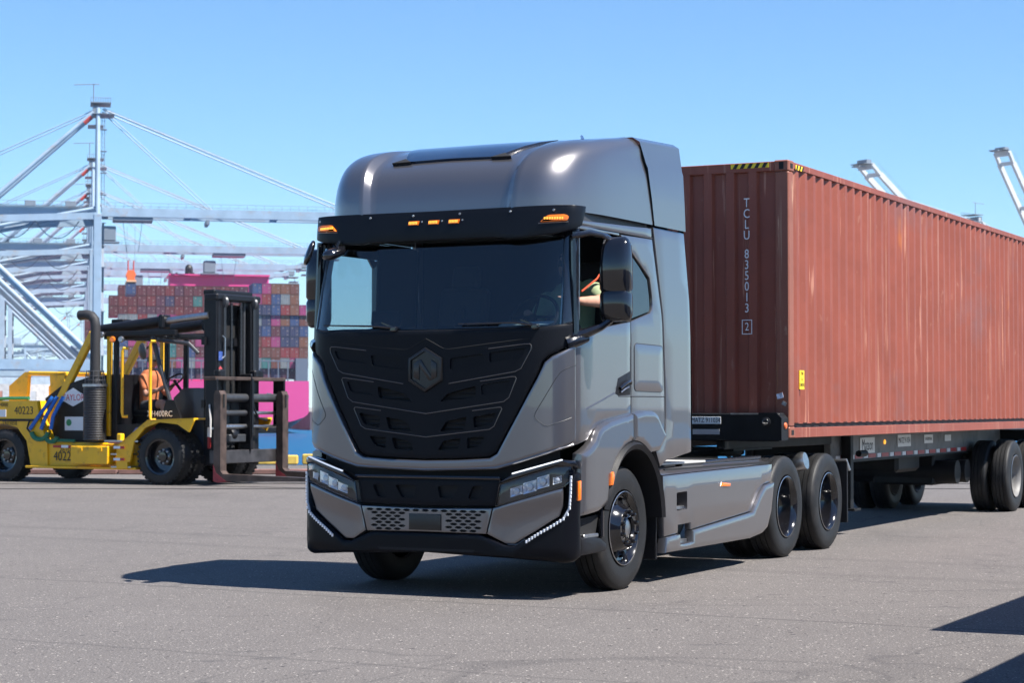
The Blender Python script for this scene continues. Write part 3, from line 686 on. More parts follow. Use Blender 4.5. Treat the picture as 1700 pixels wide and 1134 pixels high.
# ---- cab interior
P(MB().box((.0, 0, 1.55), (1.9, 2.36, .06)), 'cab_floor', INTER)
b = MB(); b.prism([(-1.12, 1.6), (-1.12, 2.17), (-1.0, 2.20), (-.72, 2.22), (-.62, 2.12), (-.66, 1.6)], lambda a, c_, t: (a, t, c_), -1.14, 1.14); P(b, 'dashboard', INTER)
P(MB().box((0.08, 0, 3.10), (2.0, 2.3, .05)), 'cab_ceiling', INTER)
P(MB().box((.80, 0, 2.3), (.05, 2.36, 1.6)), 'cab_curtain', INTER)
for ty in (.62, -.62):
    b = MB(); b.box((.25, ty, 1.90), (.5, .5, .16), bev=.05); b.box((.52, ty, 2.26), (.14, .48, .75), (0, .18, 0), bev=.05); b.box((.60, ty, 2.72), (.1, .27, .22), (0, .15, 0), bev=.04)
    b.box((.3, ty, 1.72), (.3, .3, .3)); P(b, 'seat', SEATM)
b = MB(); cs = Vector((-.52, .62, 2.30)); ax = Vector((-.85, 0, .53)).normalized(); x_, y_ = vperp(ax)
b.tube([cs + (x_ * math.cos(2 * math.pi * i / 24) + y_ * math.sin(2 * math.pi * i / 24)) * .215 for i in range(24)], .016, 6, closed=True)
b.tube([cs + x_ * .2, cs - x_ * .2], .012, 5); b.tube([cs, cs + y_ * .2], .012, 5); b.tube([cs, cs - ax * -.3 - Vector((0, 0, .25))], .035, 8)
P(b, 'steering_wheel', INTER)
for (y0, y1) in ((-.75, -.45), (.05, .15)):
    P(MB().box((-.86, (y0 + y1) / 2, 2.29), (.05, (y1 - y0), .15), bev=.02), 'dash_screen', INTER)
P(MB().box((-.98, .78, 2.225), (.12, .46, .008), (0, -.25, .06)), 'paper_sheet', mat('paper', (.62, .64, .60), rough=.8))
RW = side_s(-1)
P(panel(MB(), [(-.10, 2.15), (-.10, 3.0), (.62, 3.0), (.62, 2.15)], RW, -.07, -.09, 0, .3), 'door_trim', INTER)
P(panel(MB(), [(-1.0, 2.86), (-1.0, 3.02), (-.10, 3.02), (-.10, 2.86)], RW, -.07, -.09, 0, .3), 'door_trim', INTER)
P(panel(MB(), [(-1.0, 2.19), (-.70, 2.19), (-.05, 2.28), (-.05, 2.86), (-.40, 2.94), (-.95, 2.93)], side_s(-1), -.03, -.034, 0, .3), 'door_window', CLEAR)
# ---- wheels
def tyre_prof(r, wd):
    h = wd / 2; return [(.315, -h * .80), (.33, -h * .93), (.40, -h), (r - .09, -h * .99), (r - .035, -h * .93), (r - .008, -h * .80), (r, -h * .70), (r, -h * .42), (r - .012, -h * .41), (r - .012, -h * .36), (r, -h * .35), (r, -h * .04), (r - .012, -h * .03), (r - .012, h * .03), (r, h * .04), (r, h * .35), (r - .012, h * .36), (r - .012, h * .41), (r, h * .42), (r, h * .70), (r - .008, h * .80), (r - .035, h * .93), (r - .09, h * .99), (.40, h), (.33, h * .93), (.315, h * .80)]
def wheel(parent, c, sg, kind, r=.52, wd=.29, tfx=tf, rim_m=None):
    # sg: +1 outer face towards +ty
    ax = (0, sg, 0); rim_m = rim_m or GLOSSB
    h = thing_part('wheel', parent)
    MB().lathe(tyre_prof(r, wd), c, ax, 48, capa=False, capb=False).build('tyre', RUBBER, h, 40, tfx)
    e = wd / 2
    if kind == 'steer':
        pr = [(.315, -e * .8), (.30, -e * .7), (.29, -.05), (.285, e * .70), (.302, e * .86), (.312, e * .93), (.303, e * .97), (.292, e * .86), (.275, e * .60), (.24, e * .55), (.20, e * .75), (.175, e * 1.12), (.165, e * 1.22), (.115, e * 1.22), (.108, e * 1.30), (.10, e * 1.32), (.095, e * 1.0), (.085, e * .96), (0, e * .98)]
        MB().lathe(pr, c, ax, 40, capa=False).build('rim', rim_m, h, 40, tfx)
        b = MB()
        for i in range(10):
            a = 2 * math.pi * (i + .5) / 10; p_ = Vector(c) + Vector((math.cos(a) * .14, sg * e * 1.2, math.sin(a) * .14)); b.lathe([(.018, 0), (.018, .02), (.012, .035), (0, .04)], p_, ax, 6)
        b.build('wheel_nuts', rim_m, h, 30, tfx)
        b = MB()
        for i in range(10):
            a = 2 * math.pi * i / 10; p_ = Vector(c) + Vector((math.cos(a) * .238, sg * (e * .62), math.sin(a) * .238)); b.lathe([(.026, 0), (.0265, .012), (0, .0125)], p_, ax, 10)
        b.build('hand_holes', VOIDM, h, 30, tfx)
        MB().lathe([(.085, e * .97), (.08, e * 1.12), (.05, e * 1.2), (0, e * 1.22)], c, ax, 20).build('hub_cap', STEEL, h, 40, tfx)
    else:
        pr = [(.315, -e * .8), (.300, -e * .7), (.285, e * .4), (.288, e * .78), (.305, e * .92), (.312, e * .97), (.303, e * .99), (.285, e * .86), (.272, e * .5), (.262, -e * .4), (.235, -e * .62), (.17, -e * .68), (.16, -e * .4), (.12, -e * .32), (.11, e * .05), (.09, e * .12), (0, e * .13)]
        MB().lathe(pr, c, ax, 40, capa=False).build('rim', rim_m, h, 40, tfx)
        b = MB()
        for i in range(10):
            a = 2 * math.pi * i / 10; p_ = Vector(c) + Vector((math.cos(a) * .20, -sg * e * .64, math.sin(a) * .20)); b.lathe([(.016, 0), (.016, .03), (0, .035)], p_, ax, 6)
        b.build('wheel_nuts', STEEL, h, 30, tfx)
    MB().lathe([(.309, e * .955), (.3145, e * .975), (.309, e * .995)], c, ax, 40, capa=False, capb=False).build('rim_edge', STEEL, h, 40, tfx)
    return h
def thing_part(name, parent):
    o = D.objects.new(name, None); COL.objects.link(o); o.parent = parent; o.empty_display_size = .1; return o
for sg in (1, -1): wheel(truck, (0, sg * 1.075, .52), sg, 'steer')
for tx in (4.14, 5.50):
    for sg in (1, -1):
        wheel(truck, (tx, sg * 1.075, .52), sg, 'drive'); wheel(truck, (tx, sg * .76, .52), -sg, 'drive')
    P(MB().tube([(tx, -.65, .52), (tx, .65, .52)], .09, 12), 'axle', DARK)
# ---- chassis, skirts, deck
for sg in (1, -1):
    P(MB().box((3.0, sg * .42, .86), (6.6, .09, .28), bev=.01), 'frame_rail', DARK)
    S = side_s(sg)
    up_ = [(.74, .94), (3.56, .972), (3.535, .80), (3.30, .775), (3.16, .70), (2.95, .528), (1.39, .434), (1.39, .496), (1.085, .49), (1.085, .418), (.77, .404)]
    h1 = [(1.05, .62), (1.05, .78), (1.30, .786), (1.30, .624)]
    sk = P(panel(MB(), up_, S, .012, -.05, .01, .16, [smooth_poly(h1, .015, 2)], -.14), 'side_skirt', PAINT)
    lo_ = [(.77, .398), (1.085, .411), (1.085, .322), (1.39, .328), (1.39, .427), (2.955, .520), (3.165, .69), (3.305, .768), (3.56, .793), (3.47, .50), (3.36, .35), (3.2, .30), (2.86, .268), (.745, .262)]
    h2 = [(1.09, .32), (1.09, .488), (1.385, .494), (1.385, .326)]
    P(panel(MB(), lo_, S, .04, -.05, .02, .12), 'lower_skirt', PAINT)
    P(panel(MB(), [(.73, .945), (3.56, .977), (3.56, 1.02), (.70, 1.005)], lambda a, z, off: (a, sg * (1.26 - (z - .945) * 1.5 + off), z), .0, -.03, .008, .2), 'skirt_top_edge', PAINT)
    for hz, zz in ((h1, .64), (h2, .34)):
        P(MB().box((sum(p_[0] for p_ in hz) / 4, sg * 1.17, zz), (.26, .12, .03), bev=.004), 'step_tread', STEEL)
        P(panel(MB(), inset(hz, -.02), S, -.12, -.14, 0, .2), 'step_well', VOIDM)
    P(MB().box((2.25, sg * 1.10, .985), (2.7, .22, .02)), 'deck_edge', DARK)
    P(MB().box((1.36, sg * .88, 1.037), (1.25, .58, .02), bev=.004), 'deck_plate', mat('deck_aluminium', (.62, .60, .56), rough=.45, metal=.3))
    P(MB().box((2.5, sg * 1.115, 1.03), (2.1, .07, .035), (0, -.012, 0), bev=.008), 'deck_rail', GLOSSB)
    P(panel(MB(), [(2.14, .80), (2.36, .79), (2.37, .82), (2.17, .835)], S, .026, .0, .006, .2), 'side_marker', AMBER)
    P(MB().box((6.06, sg * .98, .60), (.03, .54, .68), bev=.004), 'rear_mudflap', PLAST)
    P(MB().tube([(5.95, sg * .5, .9), (6.05, sg * .7, .93), (6.06, sg * 1.24, .95), (6.12, sg * 1.25, .84)], .022, 6), 'mudflap_bracket', STEEL)
    P(MB().lathe([(.09, 0), (.10, .03), (.10, .2), (.09, .23)], (4.86, sg * .95, .93), (0, sg, .2), 16), 'brake_chamber', STEEL)
P(MB().box((2.3, 0, .70), (2.6, 1.9, .5), bev=.03), 'battery_box', VOIDM)
P(MB().box((2.4, 0, 1.0), (2.2, 1.5, .05)), 'frame_deck', DARK)
b = MB(); b.lathe([(.45, 0), (.47, .03), (.46, .06), (.3, .07)], (4.75, 0, 1.02), (0, 0, 1), 28); b.box((5.15, 0, 1.05), (.5, .5, .05), (0, .12, 0), bev=.01); P(b, 'fifth_wheel', DARK)
P(MB().prism([(1.55, 1.06), (2.35, 1.06), (2.42, 1.10), (2.40, 1.16), (1.6, 1.15)], lambda a, c_, t: (a, t, c_), -.2, .35), 'catwalk_plate', MATS['deck_aluminium'])
P(MB().tube([(1.2, .2, 1.6), (1.7, .15, 1.35), (2.4, 0, 1.3), (3.2, 0, 1.45), (4.3, .1, 1.3)], .025, 6), 'air_hose', PLAST)

# ---- driver
SKIN = mat('skin', (.42, .22, .15), rough=.55, var=.12, vscale=9)
GSHIRT = mat('pale_green_shirt', (.30, .36, .20), rough=.9, bump=.1, bscale=40)
drv = thing('person', 'truck driver in a pale green shirt resting an arm on the open window', 'person', TRUCK_O, TRUCK_RZ)
def TT(*ps): return [tuple(tf(p_)) for p_ in ps]
sh, el, wr = (.02, .84, 2.50), (-.29, 1.13, 2.43), (-.58, 1.09, 2.42)
sh = (.06, .88, 2.56)
segs = [((.26, .62, 1.98), (.24, .62, 2.45), .16, .19), ((.22, .62, 2.52), (.20, .62, 2.64), .07, .06), ((.17, .62, 2.74), (.16, .62, 2.82), .095, .09), ((.26, .52, 1.98), (-.22, .50, 1.98), .09, .07), ((.26, .72, 1.98), (-.22, .74, 1.98), .09, .07), ((-.22, .50, 1.96), (-.4, .5, 1.62), .065, .05), ((-.22, .74, 1.96), (-.4, .74, 1.62), .065, .05),
        (sh, el, .07, .058), (el, wr, .056, .038), (wr, (-.68, 1.05, 2.43), .035, .03), ((-.66, 1.06, 2.43), (-.76, 1.00, 2.42), .014, .011), ((-.66, 1.04, 2.44), (-.77, .96, 2.45), .014, .011), ((-.66, 1.08, 2.43), (-.75, 1.03, 2.41), .013, .01), ((-.65, 1.09, 2.42), (-.73, 1.06, 2.40), .012, .009), ((-.61, 1.05, 2.45), (-.68, .99, 2.48), .014, .011),
        ((.16, .42, 2.48), (.0, .36, 2.24), .065, .05), ((.0, .36, 2.24), (-.40, .5, 2.34), .048, .036)]
me = body_mesh([(tf(a), tf(c_), ra, rb) for a, c_, ra, rb in segs], .013); link_mesh('body', me, SKIN, drv)
cl = [((.26, .62, 1.96), (.24, .62, 2.46), .175, .205), ((.18, .76, 2.54), sh, .09, .09), (sh, (-.22, 1.09, 2.475), .088, .082), ((.16, .42, 2.48), (.05, .38, 2.34), .08, .07)]
me = body_mesh([(tf(a), tf(c_), ra, rb) for a, c_, ra, rb in cl], .014); link_mesh('shirt', me, GSHIRT, drv)
P(MB().lathe([(0, .105), (.06, .095), (.098, .04), (.104, -.02), (.095, -.05)], (.175, .62, 2.805), (.1, 0, 1), 16), 'hair', mat('dark_hair', (.01, .008, .006), rough=.7), 40, drv)
P(MB().tube([(-.12, 1.08, 2.72), (-.30, 1.10, 2.62), (-.60, 1.10, 2.50)], .008, 5), 'seat_belt', mat('orange_belt', (.45, .05, .01), rough=.7))
# ------------------------------------------------------------ container on the trailer
def rust_mat(name, col, pale, orange=(.42, .13, .03), streak=1.0):
    m = D.materials.new(name); m.use_nodes = True; nt = m.node_tree; b = nt.nodes['Principled BSDF']; L = nt.links.new
    b.inputs['Roughness'].default_value = .52
    tc = nt.nodes.new('ShaderNodeTexCoord')
    def noise(sc, vec=(1, 1, 1), det=6, rough=.6):
        mp = nt.nodes.new('ShaderNodeMapping'); mp.inputs['Scale'].default_value = vec; L(tc.outputs['Object'], mp.inputs[0])
        n = nt.nodes.new('ShaderNodeTexNoise'); n.inputs['Scale'].default_value = sc; n.inputs['Detail'].default_value = det; n.inputs['Roughness'].default_value = rough
        L(mp.outputs[0], n.inputs['Vector']); return n.outputs[0]
    base = ramp(nt, [(.3, tuple(c * .86 for c in col)), (.55, col), (.75, tuple(min(1, c * 1.12) for c in col))]); L(noise(1.3), base.inputs[0])
    cur = base.outputs[0]
    for sc, vec, lo, hi, c2, amt in ((2.2, (7, 7, .16), .60, .66, pale, .75 * streak), (5, (3, 3, .12), .63, .67, tuple(min(1, c * 1.35) for c in pale), .7 * streak), (9, (1.2, 1.2, .5), .65, .71, pale, .55 * streak), (1.6, (2.2, 2.2, .5), .66, .74, orange, .6), (.45, (1, 1, 1.4), .56, .70, (.15, .085, .085), .55), (14, (1, 1, .6), .70, .74, (.12, .05, .04), .6)):
        r = ramp(nt, [(lo, (0, 0, 0)), (hi, (amt, amt, amt))]); L(noise(sc, vec), r.inputs[0])
        mx = nt.nodes.new('ShaderNodeMix'); mx.data_type = 'RGBA'; L(r.outputs[0], mx.inputs[0]); L(cur, mx.inputs[6]); mx.inputs[7].default_value = (*c2, 1); cur = mx.outputs[2]
    L(cur, b.inputs['Base Color'])
    bp = nt.nodes.new('ShaderNodeBump'); bp.inputs['Strength'].default_value = .55; bp.inputs['Distance'].default_value = .035; L(noise(1.4, (1, 1, 1), 4), bp.inputs['Height']); L(bp.outputs[0], b.inputs['Normal'])
    return m
CBROWN = rust_mat('brown_container_paint', (.228, .055, .031), (.34, .155, .105))
CPOST = rust_mat('worn_corner_post', (.23, .075, .045), (.34, .19, .12), (.3, .13, .045), 1.4)
YELS = mat('yellow_sticker', (.85, .60, .02), rough=.5)
BLKS = mat('black_print', (.01, .01, .01), rough=.6)
WHTS = mat('white_print', (.72, .70, .70), rough=.6)
CON_T = 4.22; CON_Z = 1.22; CL, CW, CH = 12.192, 2.438, 2.896
con = thing('shipping_container', 'brown corrugated high container with white lettering on the trailer behind the truck', 'container', TRUCK_O, TRUCK_RZ)
def CP(mb, name, m, smooth=None, parent=None, label=None): return mb.build(name, m, parent or con, smooth, tf, label=label)
def corr(length, z0, z1, fn, pitch=.278, dep=.036, flat=.072, slope=.068, start=0.0):
    # corrugated sheet: returns MB in (s along, z, depth) mapped by fn
    pts = [(0, 0)]; s_ = start
    while s_ + pitch < length:
        pts += [(s_, 0), (s_ + slope, dep), (s_ + slope + flat - .002, dep), (s_ + 2 * slope + flat - .002, 0)]; s_ += pitch
    pts.append((length, 0)); n = len(pts); b = MB()
    b.add([fn(a, z0, d) for a, d in pts] + [fn(a, z1, d) for a, d in pts], [(i, i + 1, n + i + 1, n + i) for i in range(n - 1)]); return b
for sg in (1, -1):
    CP(corr(CL - .3, CON_Z + .16, CON_Z + CH - .06, lambda a, z, d: (CON_T + .15 + a, sg * (CW / 2 - .012 - .036 + d), z), start=.06), 'side_panel', CBROWN)
    CP(MB().box((CON_T + CL / 2, sg * (CW / 2 - .04), CON_Z + CH - .045), (CL - .34, .07, .07), bev=.006), 'top_side_rail', CBROWN)
    b = MB(); b.box((CON_T + CL / 2, sg * (CW / 2 - .028), CON_Z + .055), (CL - .34, .045, .105), bev=.004); b.box((CON_T + CL / 2, sg * (CW / 2 - .06), CON_Z + .155), (CL - .34, .05, .012)); CP(b, 'bottom_side_rail', CBROWN)
    for tx in (CON_T, CON_T + CL):
        s2 = 1 if tx == CON_T else -1
        CP(MB().box((tx + s2 * .075, sg * (CW / 2 - .075), CON_Z + CH / 2), (.15, .15, CH - .24), bev=.012), 'corner_post', CPOST)
        for z in (CON_Z + .059, CON_Z + CH - .059):
            cc = CP(MB().box((tx + s2 * .089, sg * (CW / 2 - .081), z), (.178, .162, .118), bev=.012), 'corner_casting', CPOST)
            CP(MB().box((tx + s2 * .089, sg * (CW / 2 + .0005), z), (.075, .004, .05), bev=.0), 'casting_slot', VOIDM, parent=cc)
            CP(MB().box((tx - s2 * .0005, sg * (CW / 2 - .08), z), (.004, .05, .075)), 'casting_hole', VOIDM, parent=cc)
CP(corr(CW - .3, CON_Z + .12, CON_Z + CH - .10, lambda a, z, d: (CON_T + .055 - d, -CW / 2 + .15 + a, z), pitch=.25, dep=.045, flat=.09, slope=.022, start=.07), 'front_panel', CBROWN)
b = MB(); b.box((CON_T + .05, 0, CON_Z + CH - .06), (.08, CW - .32, .10), bev=.006); CP(b, 'front_top_rail', CBROWN)
b = MB(); b.box((CON_T + .05, 0, CON_Z + .07), (.08, CW - .32, .13), bev=.006); CP(b, 'front_bottom_rail', CBROWN)
CP(MB().box((CON_T + CL / 2, 0, CON_Z + CH - .035), (CL - .2, CW - .1, .03)), 'roof_panel', CBROWN)
CP(MB().box((CON_T + CL / 2, 0, CON_Z + .13), (CL - .2, CW - .1, .06)), 'floor', DARK)
CP(MB().box((CON_T + CL - .06, 0, CON_Z + CH / 2), (.06, CW - .3, CH - .2)), 'end_doors', CBROWN)
# hazard stripes, serial number, stickers
yl = CP(MB().box((CON_T + .006, .79, CON_Z + CH - .045), (.004, .42, .05)), 'hazard_stripe', YELS)
for i in range(5): CP(MB().prism([(.60 + .08 * i, -.025), (.64 + .08 * i, -.025), (.67 + .08 * i, .025), (.63 + .08 * i, .025)], lambda a, c_, t: (CON_T + .003 - t, a, CON_Z + CH - .045 + c_), 0, .002), 'stripe', BLKS, parent=yl)
yl = CP(MB().box((CON_T + .35, CW / 2 - .003, CON_Z + CH - .058), (.24, .004, .05)), 'hazard_stripe', YELS)
for i in range(3): CP(MB().prism([(.24 + .09 * i, -.025), (.28 + .09 * i, -.025), (.31 + .09 * i, .025), (.27 + .09 * i, .025)], lambda a, c_, t: (CON_T + a, CW / 2 + t, CON_Z + CH - .058 + c_), 0, .002), 'stripe', BLKS, parent=yl)
SER = 'TCLU 835013'
for i, ch in enumerate(SER):
    if ch == ' ': continue
    z = CON_Z + CH - .435 - .1135 * i + (.03 if i > 4 else 0)
    M = frame_mat(tf((CON_T + .0085, .752, z)), (0, 1, 0), (0, 0, 1))
    text_part('serial_letter', ch, .135, WHTS, con, M, .001, sx=.78)
zb = CON_Z + CH - 1.735
M = frame_mat(tf((CON_T + .0085, .752, zb)), (0, 1, 0), (0, 0, 1)); text_part('serial_letter', '2', .12, WHTS, con, M, .001, sx=.78)
b = MB()
for dy, dz, sy, sz in ((-.052, 0, .008, .145), (.052, 0, .008, .145), (0, .0725, .112, .008), (0, -.0725, .112, .008)): b.box((CON_T + .0085, .752 + dy, zb + dz), (.003, sy, sz))
CP(b, 'check_digit_box', WHTS)
st = CP(MB().box((CON_T + .40, CW / 2 - .012, CON_Z + .61), (.15, .02, .20)), 'yellow_sticker', YELS)
for i, t in enumerate(('TON', 'IA', 'UNDER')):
    text_part('sticker_text', t, .05, BLKS, st, frame_mat(tf((CON_T + .40, CW / 2 - .0005, CON_Z + .675 - .06 * i)), (-1, 0, 0), (0, 0, 1)), .0005, sx=.8)
CP(MB().box((CON_T - .002, 1.115, CON_Z + .44), (.004, .07, .055), (.25, 0, 0)), 'torn_label', mat('torn_label', (.55, .58, .66), rough=.7, var=.5, vscale=40))
CP(MB().box((CON_T - .002, 1.16, CON_Z + .36), (.004, .05, .04), (-.5, 0, 0)), 'torn_label', mat('torn_label_grey', (.25, .24, .22), rough=.8, var=.5, vscale=40))

# ------------------------------------------------------------ trailer chassis
tr_ = thing('trailer_chassis', 'black container chassis with white plates and striped side under the brown container', 'trailer', TRUCK_O, TRUCK_RZ)
def TP(mb, name, m, smooth=35, parent=None): return mb.build(name, m, parent or tr_, smooth, tf)
TRK = mat('trailer_black_paint', (.007, .007, .008), rough=.5, spec=.25, var=.4, vscale=6)
TGREY = mat('trailer_grey_paint', (.16, .155, .15), rough=.55, var=.25, vscale=5, dirt=(.07, .065, .06), dscale=4)
bo = TP(MB().box((CON_T - .12, 0, 1.335), (.16, 2.36, .29), bev=.012), 'front_bolster', TRK)
TP(MB().prism([(.93, 1.20), (1.205, 1.20), (1.205, 1.43), (1.15, 1.485), (.96, 1.485), (.93, 1.42)], lambda a, c_, t: (CON_T - .215 + t, a, c_), 0, .21), 'bolster_end', TRK, parent=bo)
TP(MB().box((CON_T - .14, .80, 1.474), (.14, .30, .015)), 'worn_edge', STEEL, parent=bo)
l = TP(MB().lathe([(.05, 0), (.05, .012), (.035, .02)], (CON_T - .216, 1.04, 1.39), (-1, 0, 0), 16), 'marker_lamp', PLAST, parent=bo)
TP(MB().lathe([(.036, .012), (.03, .03), (0, .036)], (CON_T - .216, 1.04, 1.39), (-1, 0, 0), 14), 'marker_lens', CHROME, parent=bo)
TP(MB().lathe([(.036, 0), (.03, .012), (0, .018)], (CON_T - .1, 1.206, 1.35), (0, 1, 0), 14), 'side_lens', mat('orange_reflector', (.6, .12, .03), rough=.3), parent=bo)
def plate(parent, c, wd, ht, body_, size, face, sx=.8, m=WHITEP):
    # face 'f' = looks forward, 's' = looks to the left side
    if face == 'f':
        p_ = TP(MB().box(c, (.006, wd, ht), bev=.002), 'number_plate', m, parent=parent); M = frame_mat(tf((c[0] - .004, c[1], c[2])), (0, 1, 0), (0, 0, 1))
    else:
        p_ = TP(MB().box(c, (wd, .006, ht), bev=.002), 'number_plate', m, parent=parent); M = frame_mat(tf((c[0], c[1] + .004, c[2])), (-1, 0, 0), (0, 0, 1))
    if body_:
        t = text_part('plate_text', body_, size, BLKS, p_, M, .0006, sx=sx)
        if face == 's' : pass
    return p_
plate(tr_, (CON_T - .204, .372, 1.405), .335, .075, 'MATZ 911034', .068, 'f')
plate(tr_, (CON_T - .204, .375, 1.285), .30, .055, '', .05, 'f', m=mat('silver_plate', (.42, .43, .47), rough=.35, metal=.5))
g = TP(MB().box((CON_T - .204, .115, 1.30), (.006, .09, .065)), 'green_label', mat('green_label', (.05, .32, .10), rough=.5))
text_part('label_text', '24', .05, WHTS, g, frame_mat(tf((CON_T - .208, .115, 1.29)), (0, 1, 0), (0, 0, 1)), .0005)
for sg in (1, -1):
    TP(MB().box((5.9, sg * .5, 1.16), (3.6, .09, .13), bev=.01), 'gooseneck_rail', TRK)
    rl = TP(MB().box((12.0, sg * .5, 1.045), (8.7, .09, .33), bev=.01), 'main_rail', TGREY if sg == 1 else TRK)
    TP(MB().box((12.0, sg * .5, .875), (8.7, .14, .02)), 'rail_flange', TRK)
    if sg == 1:
        W2 = mat('strip_white', (.7, .7, .72), rough=.4); R2 = mat('strip_red', (.38, .02, .02), rough=.4)
        x_ = 7.75; k = 0
        while x_ < 14.0:
            TP(MB().box((x_ + .15, .548, .925), (.30 if k % 2 else .16, .006, .05)), 'reflective_strip', R2 if k % 2 else W2, parent=rl); x_ += .30 if k % 2 else .27; k += 1
    for tx in (14.35, 15.62):
        wheel(tr_, (tx, sg * 1.075, .52), sg, 'drive', .525, .27, tf, TGREY); wheel(tr_, (tx, sg * .76, .52), -sg, 'drive', .525, .27, tf, TGREY)
    TP(MB().box((15.0, sg * .47, .76), (1.6, .12, .18), bev=.02), 'suspension_beam', TRK)
    TP(MB().box((16.35, sg * .95, .62), (.02, .55, .6)), 'mudflap', PLAST)
    TP(MB().box((8.05, sg * .62, .80), (.12, .12, 1.0), bev=.01), 'landing_leg', TRK)
    TP(MB().box((8.05, sg * .62, .30), (.26, .26, .03), bev=.005), 'landing_foot', TRK)
    TP(MB().tube([(7.92, sg * .80, .98), (8.2, sg * .80, .98)], .04, 8), 'landing_gearbox', TRK)
for tx in (14.35, 15.62): TP(MB().tube([(tx, -.62, .52), (tx, .62, .52)], .075, 12), 'axle', TRK)
for i, tx in enumerate((7.75, 9.2, 10.6, 12.0, 13.4, 14.9, 16.2)):
    TP(MB().box((tx, 0, 1.1 if i else 1.0), (.12, 1.0 if i < 6 else 2.36, .18), bev=.01), 'cross_member', TRK)
TP(MB().box((14.4, 0, .66), (3.6, .9, .46), bev=.03), 'bogie_frame', TRK)
for tx in (12.75, 13.3): TP(MB().tube([(tx, -.75, .62), (tx, .75, .62)], .17, 14), 'air_reservoir', TRK)
TP(MB().box((4.95, 0, 1.09), (1.2, 1.1, .02)), 'upper_coupler', TRK)
TP(MB().box((11.6, .0, .80), (1.1, .75, .30), bev=.05), 'air_tank', TRK)
TP(MB().tube([(8.05, -.6, .5), (8.05, .6, .5)], .03, 6), 'landing_crossbar', TRK)
plate(tr_, (9.09, .552, 1.06), .62, .20, 'Matson', .20, 's', .8)
plate(tr_, (10.75, .552, 1.095), .62, .16, 'MATZ 911034', .11, 's', .85)
plate(tr_, (11.95, .552, 1.10), .44, .12, 'INTERMODAL', .06, 's', .9)
plate(tr_, (12.97, .552, 1.10), .34, .09, '', .05, 's')
l = TP(MB().lathe([(.03, 0), (.03, .01), (.022, .016), (0, .02)], (9.84, .55, 1.09), (0, 1, 0), 12), 'side_lamp', AMBERL)
# grey skid at the trailer's front where hoses hang
TP(MB().tube([(4.6, .35, 1.2), (4.55, .38, 1.05), (4.7, .4, .98)], .02, 6), 'brake_hose', TGREY)

# ------------------------------------------------------------ unseen containers added outside the frame to cast shadows into it
def shadow_container(label, t0, y0, L, m, z0=0.0, H=2.59):
    o = thing('shipping_container', label, 'container', TRUCK_O, TRUCK_RZ)
    def q(mb, n, mm=m): return mb.build(n, mm, o, None, tf)
    for sg, yy in ((1, y0 + CW), (-1, y0)):
        q(corr(L - .3, z0 + .14, z0 + H - .06, lambda a, z, d: (t0 + .15 + a, yy - sg * .048 + sg * d, z), start=.06), 'side_panel')
        q(MB().box((t0 + L / 2, yy - sg * .04, z0 + H - .045), (L - .34, .07, .07)), 'top_side_rail'); q(MB().box((t0 + L / 2, yy - sg * .04, z0 + .07), (L - .34, .06, .14)), 'bottom_side_rail')
        for tx, s2 in ((t0, 1), (t0 + L, -1)): q(MB().box((tx + s2 * .08, yy - sg * .08, z0 + H / 2), (.16, .16, H), bev=.012), 'corner_post')
    for tx, s2 in ((t0, 1), (t0 + L, -1)): q(MB().box((tx + s2 * .05, y0 + CW / 2, z0 + H / 2), (.05, CW - .3, H - .1)), 'end_panel')
    q(MB().box((t0 + L / 2, y0 + CW / 2, z0 + H - .03), (L - .1, CW - .1, .03)), 'roof_panel')
    return o
tn = 1 / math.tan(SUN_EL)
shadow_container('white container added unseen right of the truck to cast a shadow into view', -1.88, 4.33 + 2.59 * tn, 6.06, rust_mat('white_container_paint', (.55, .55, .53), (.7, .7, .7)))
shadow_container('blue container added unseen on the right near the camera for its ground shadow', -8.45, 5.2 + 2.59 * tn, 6.06, rust_mat('blue_container_paint', (.06, .13, .26), (.3, .35, .4)))
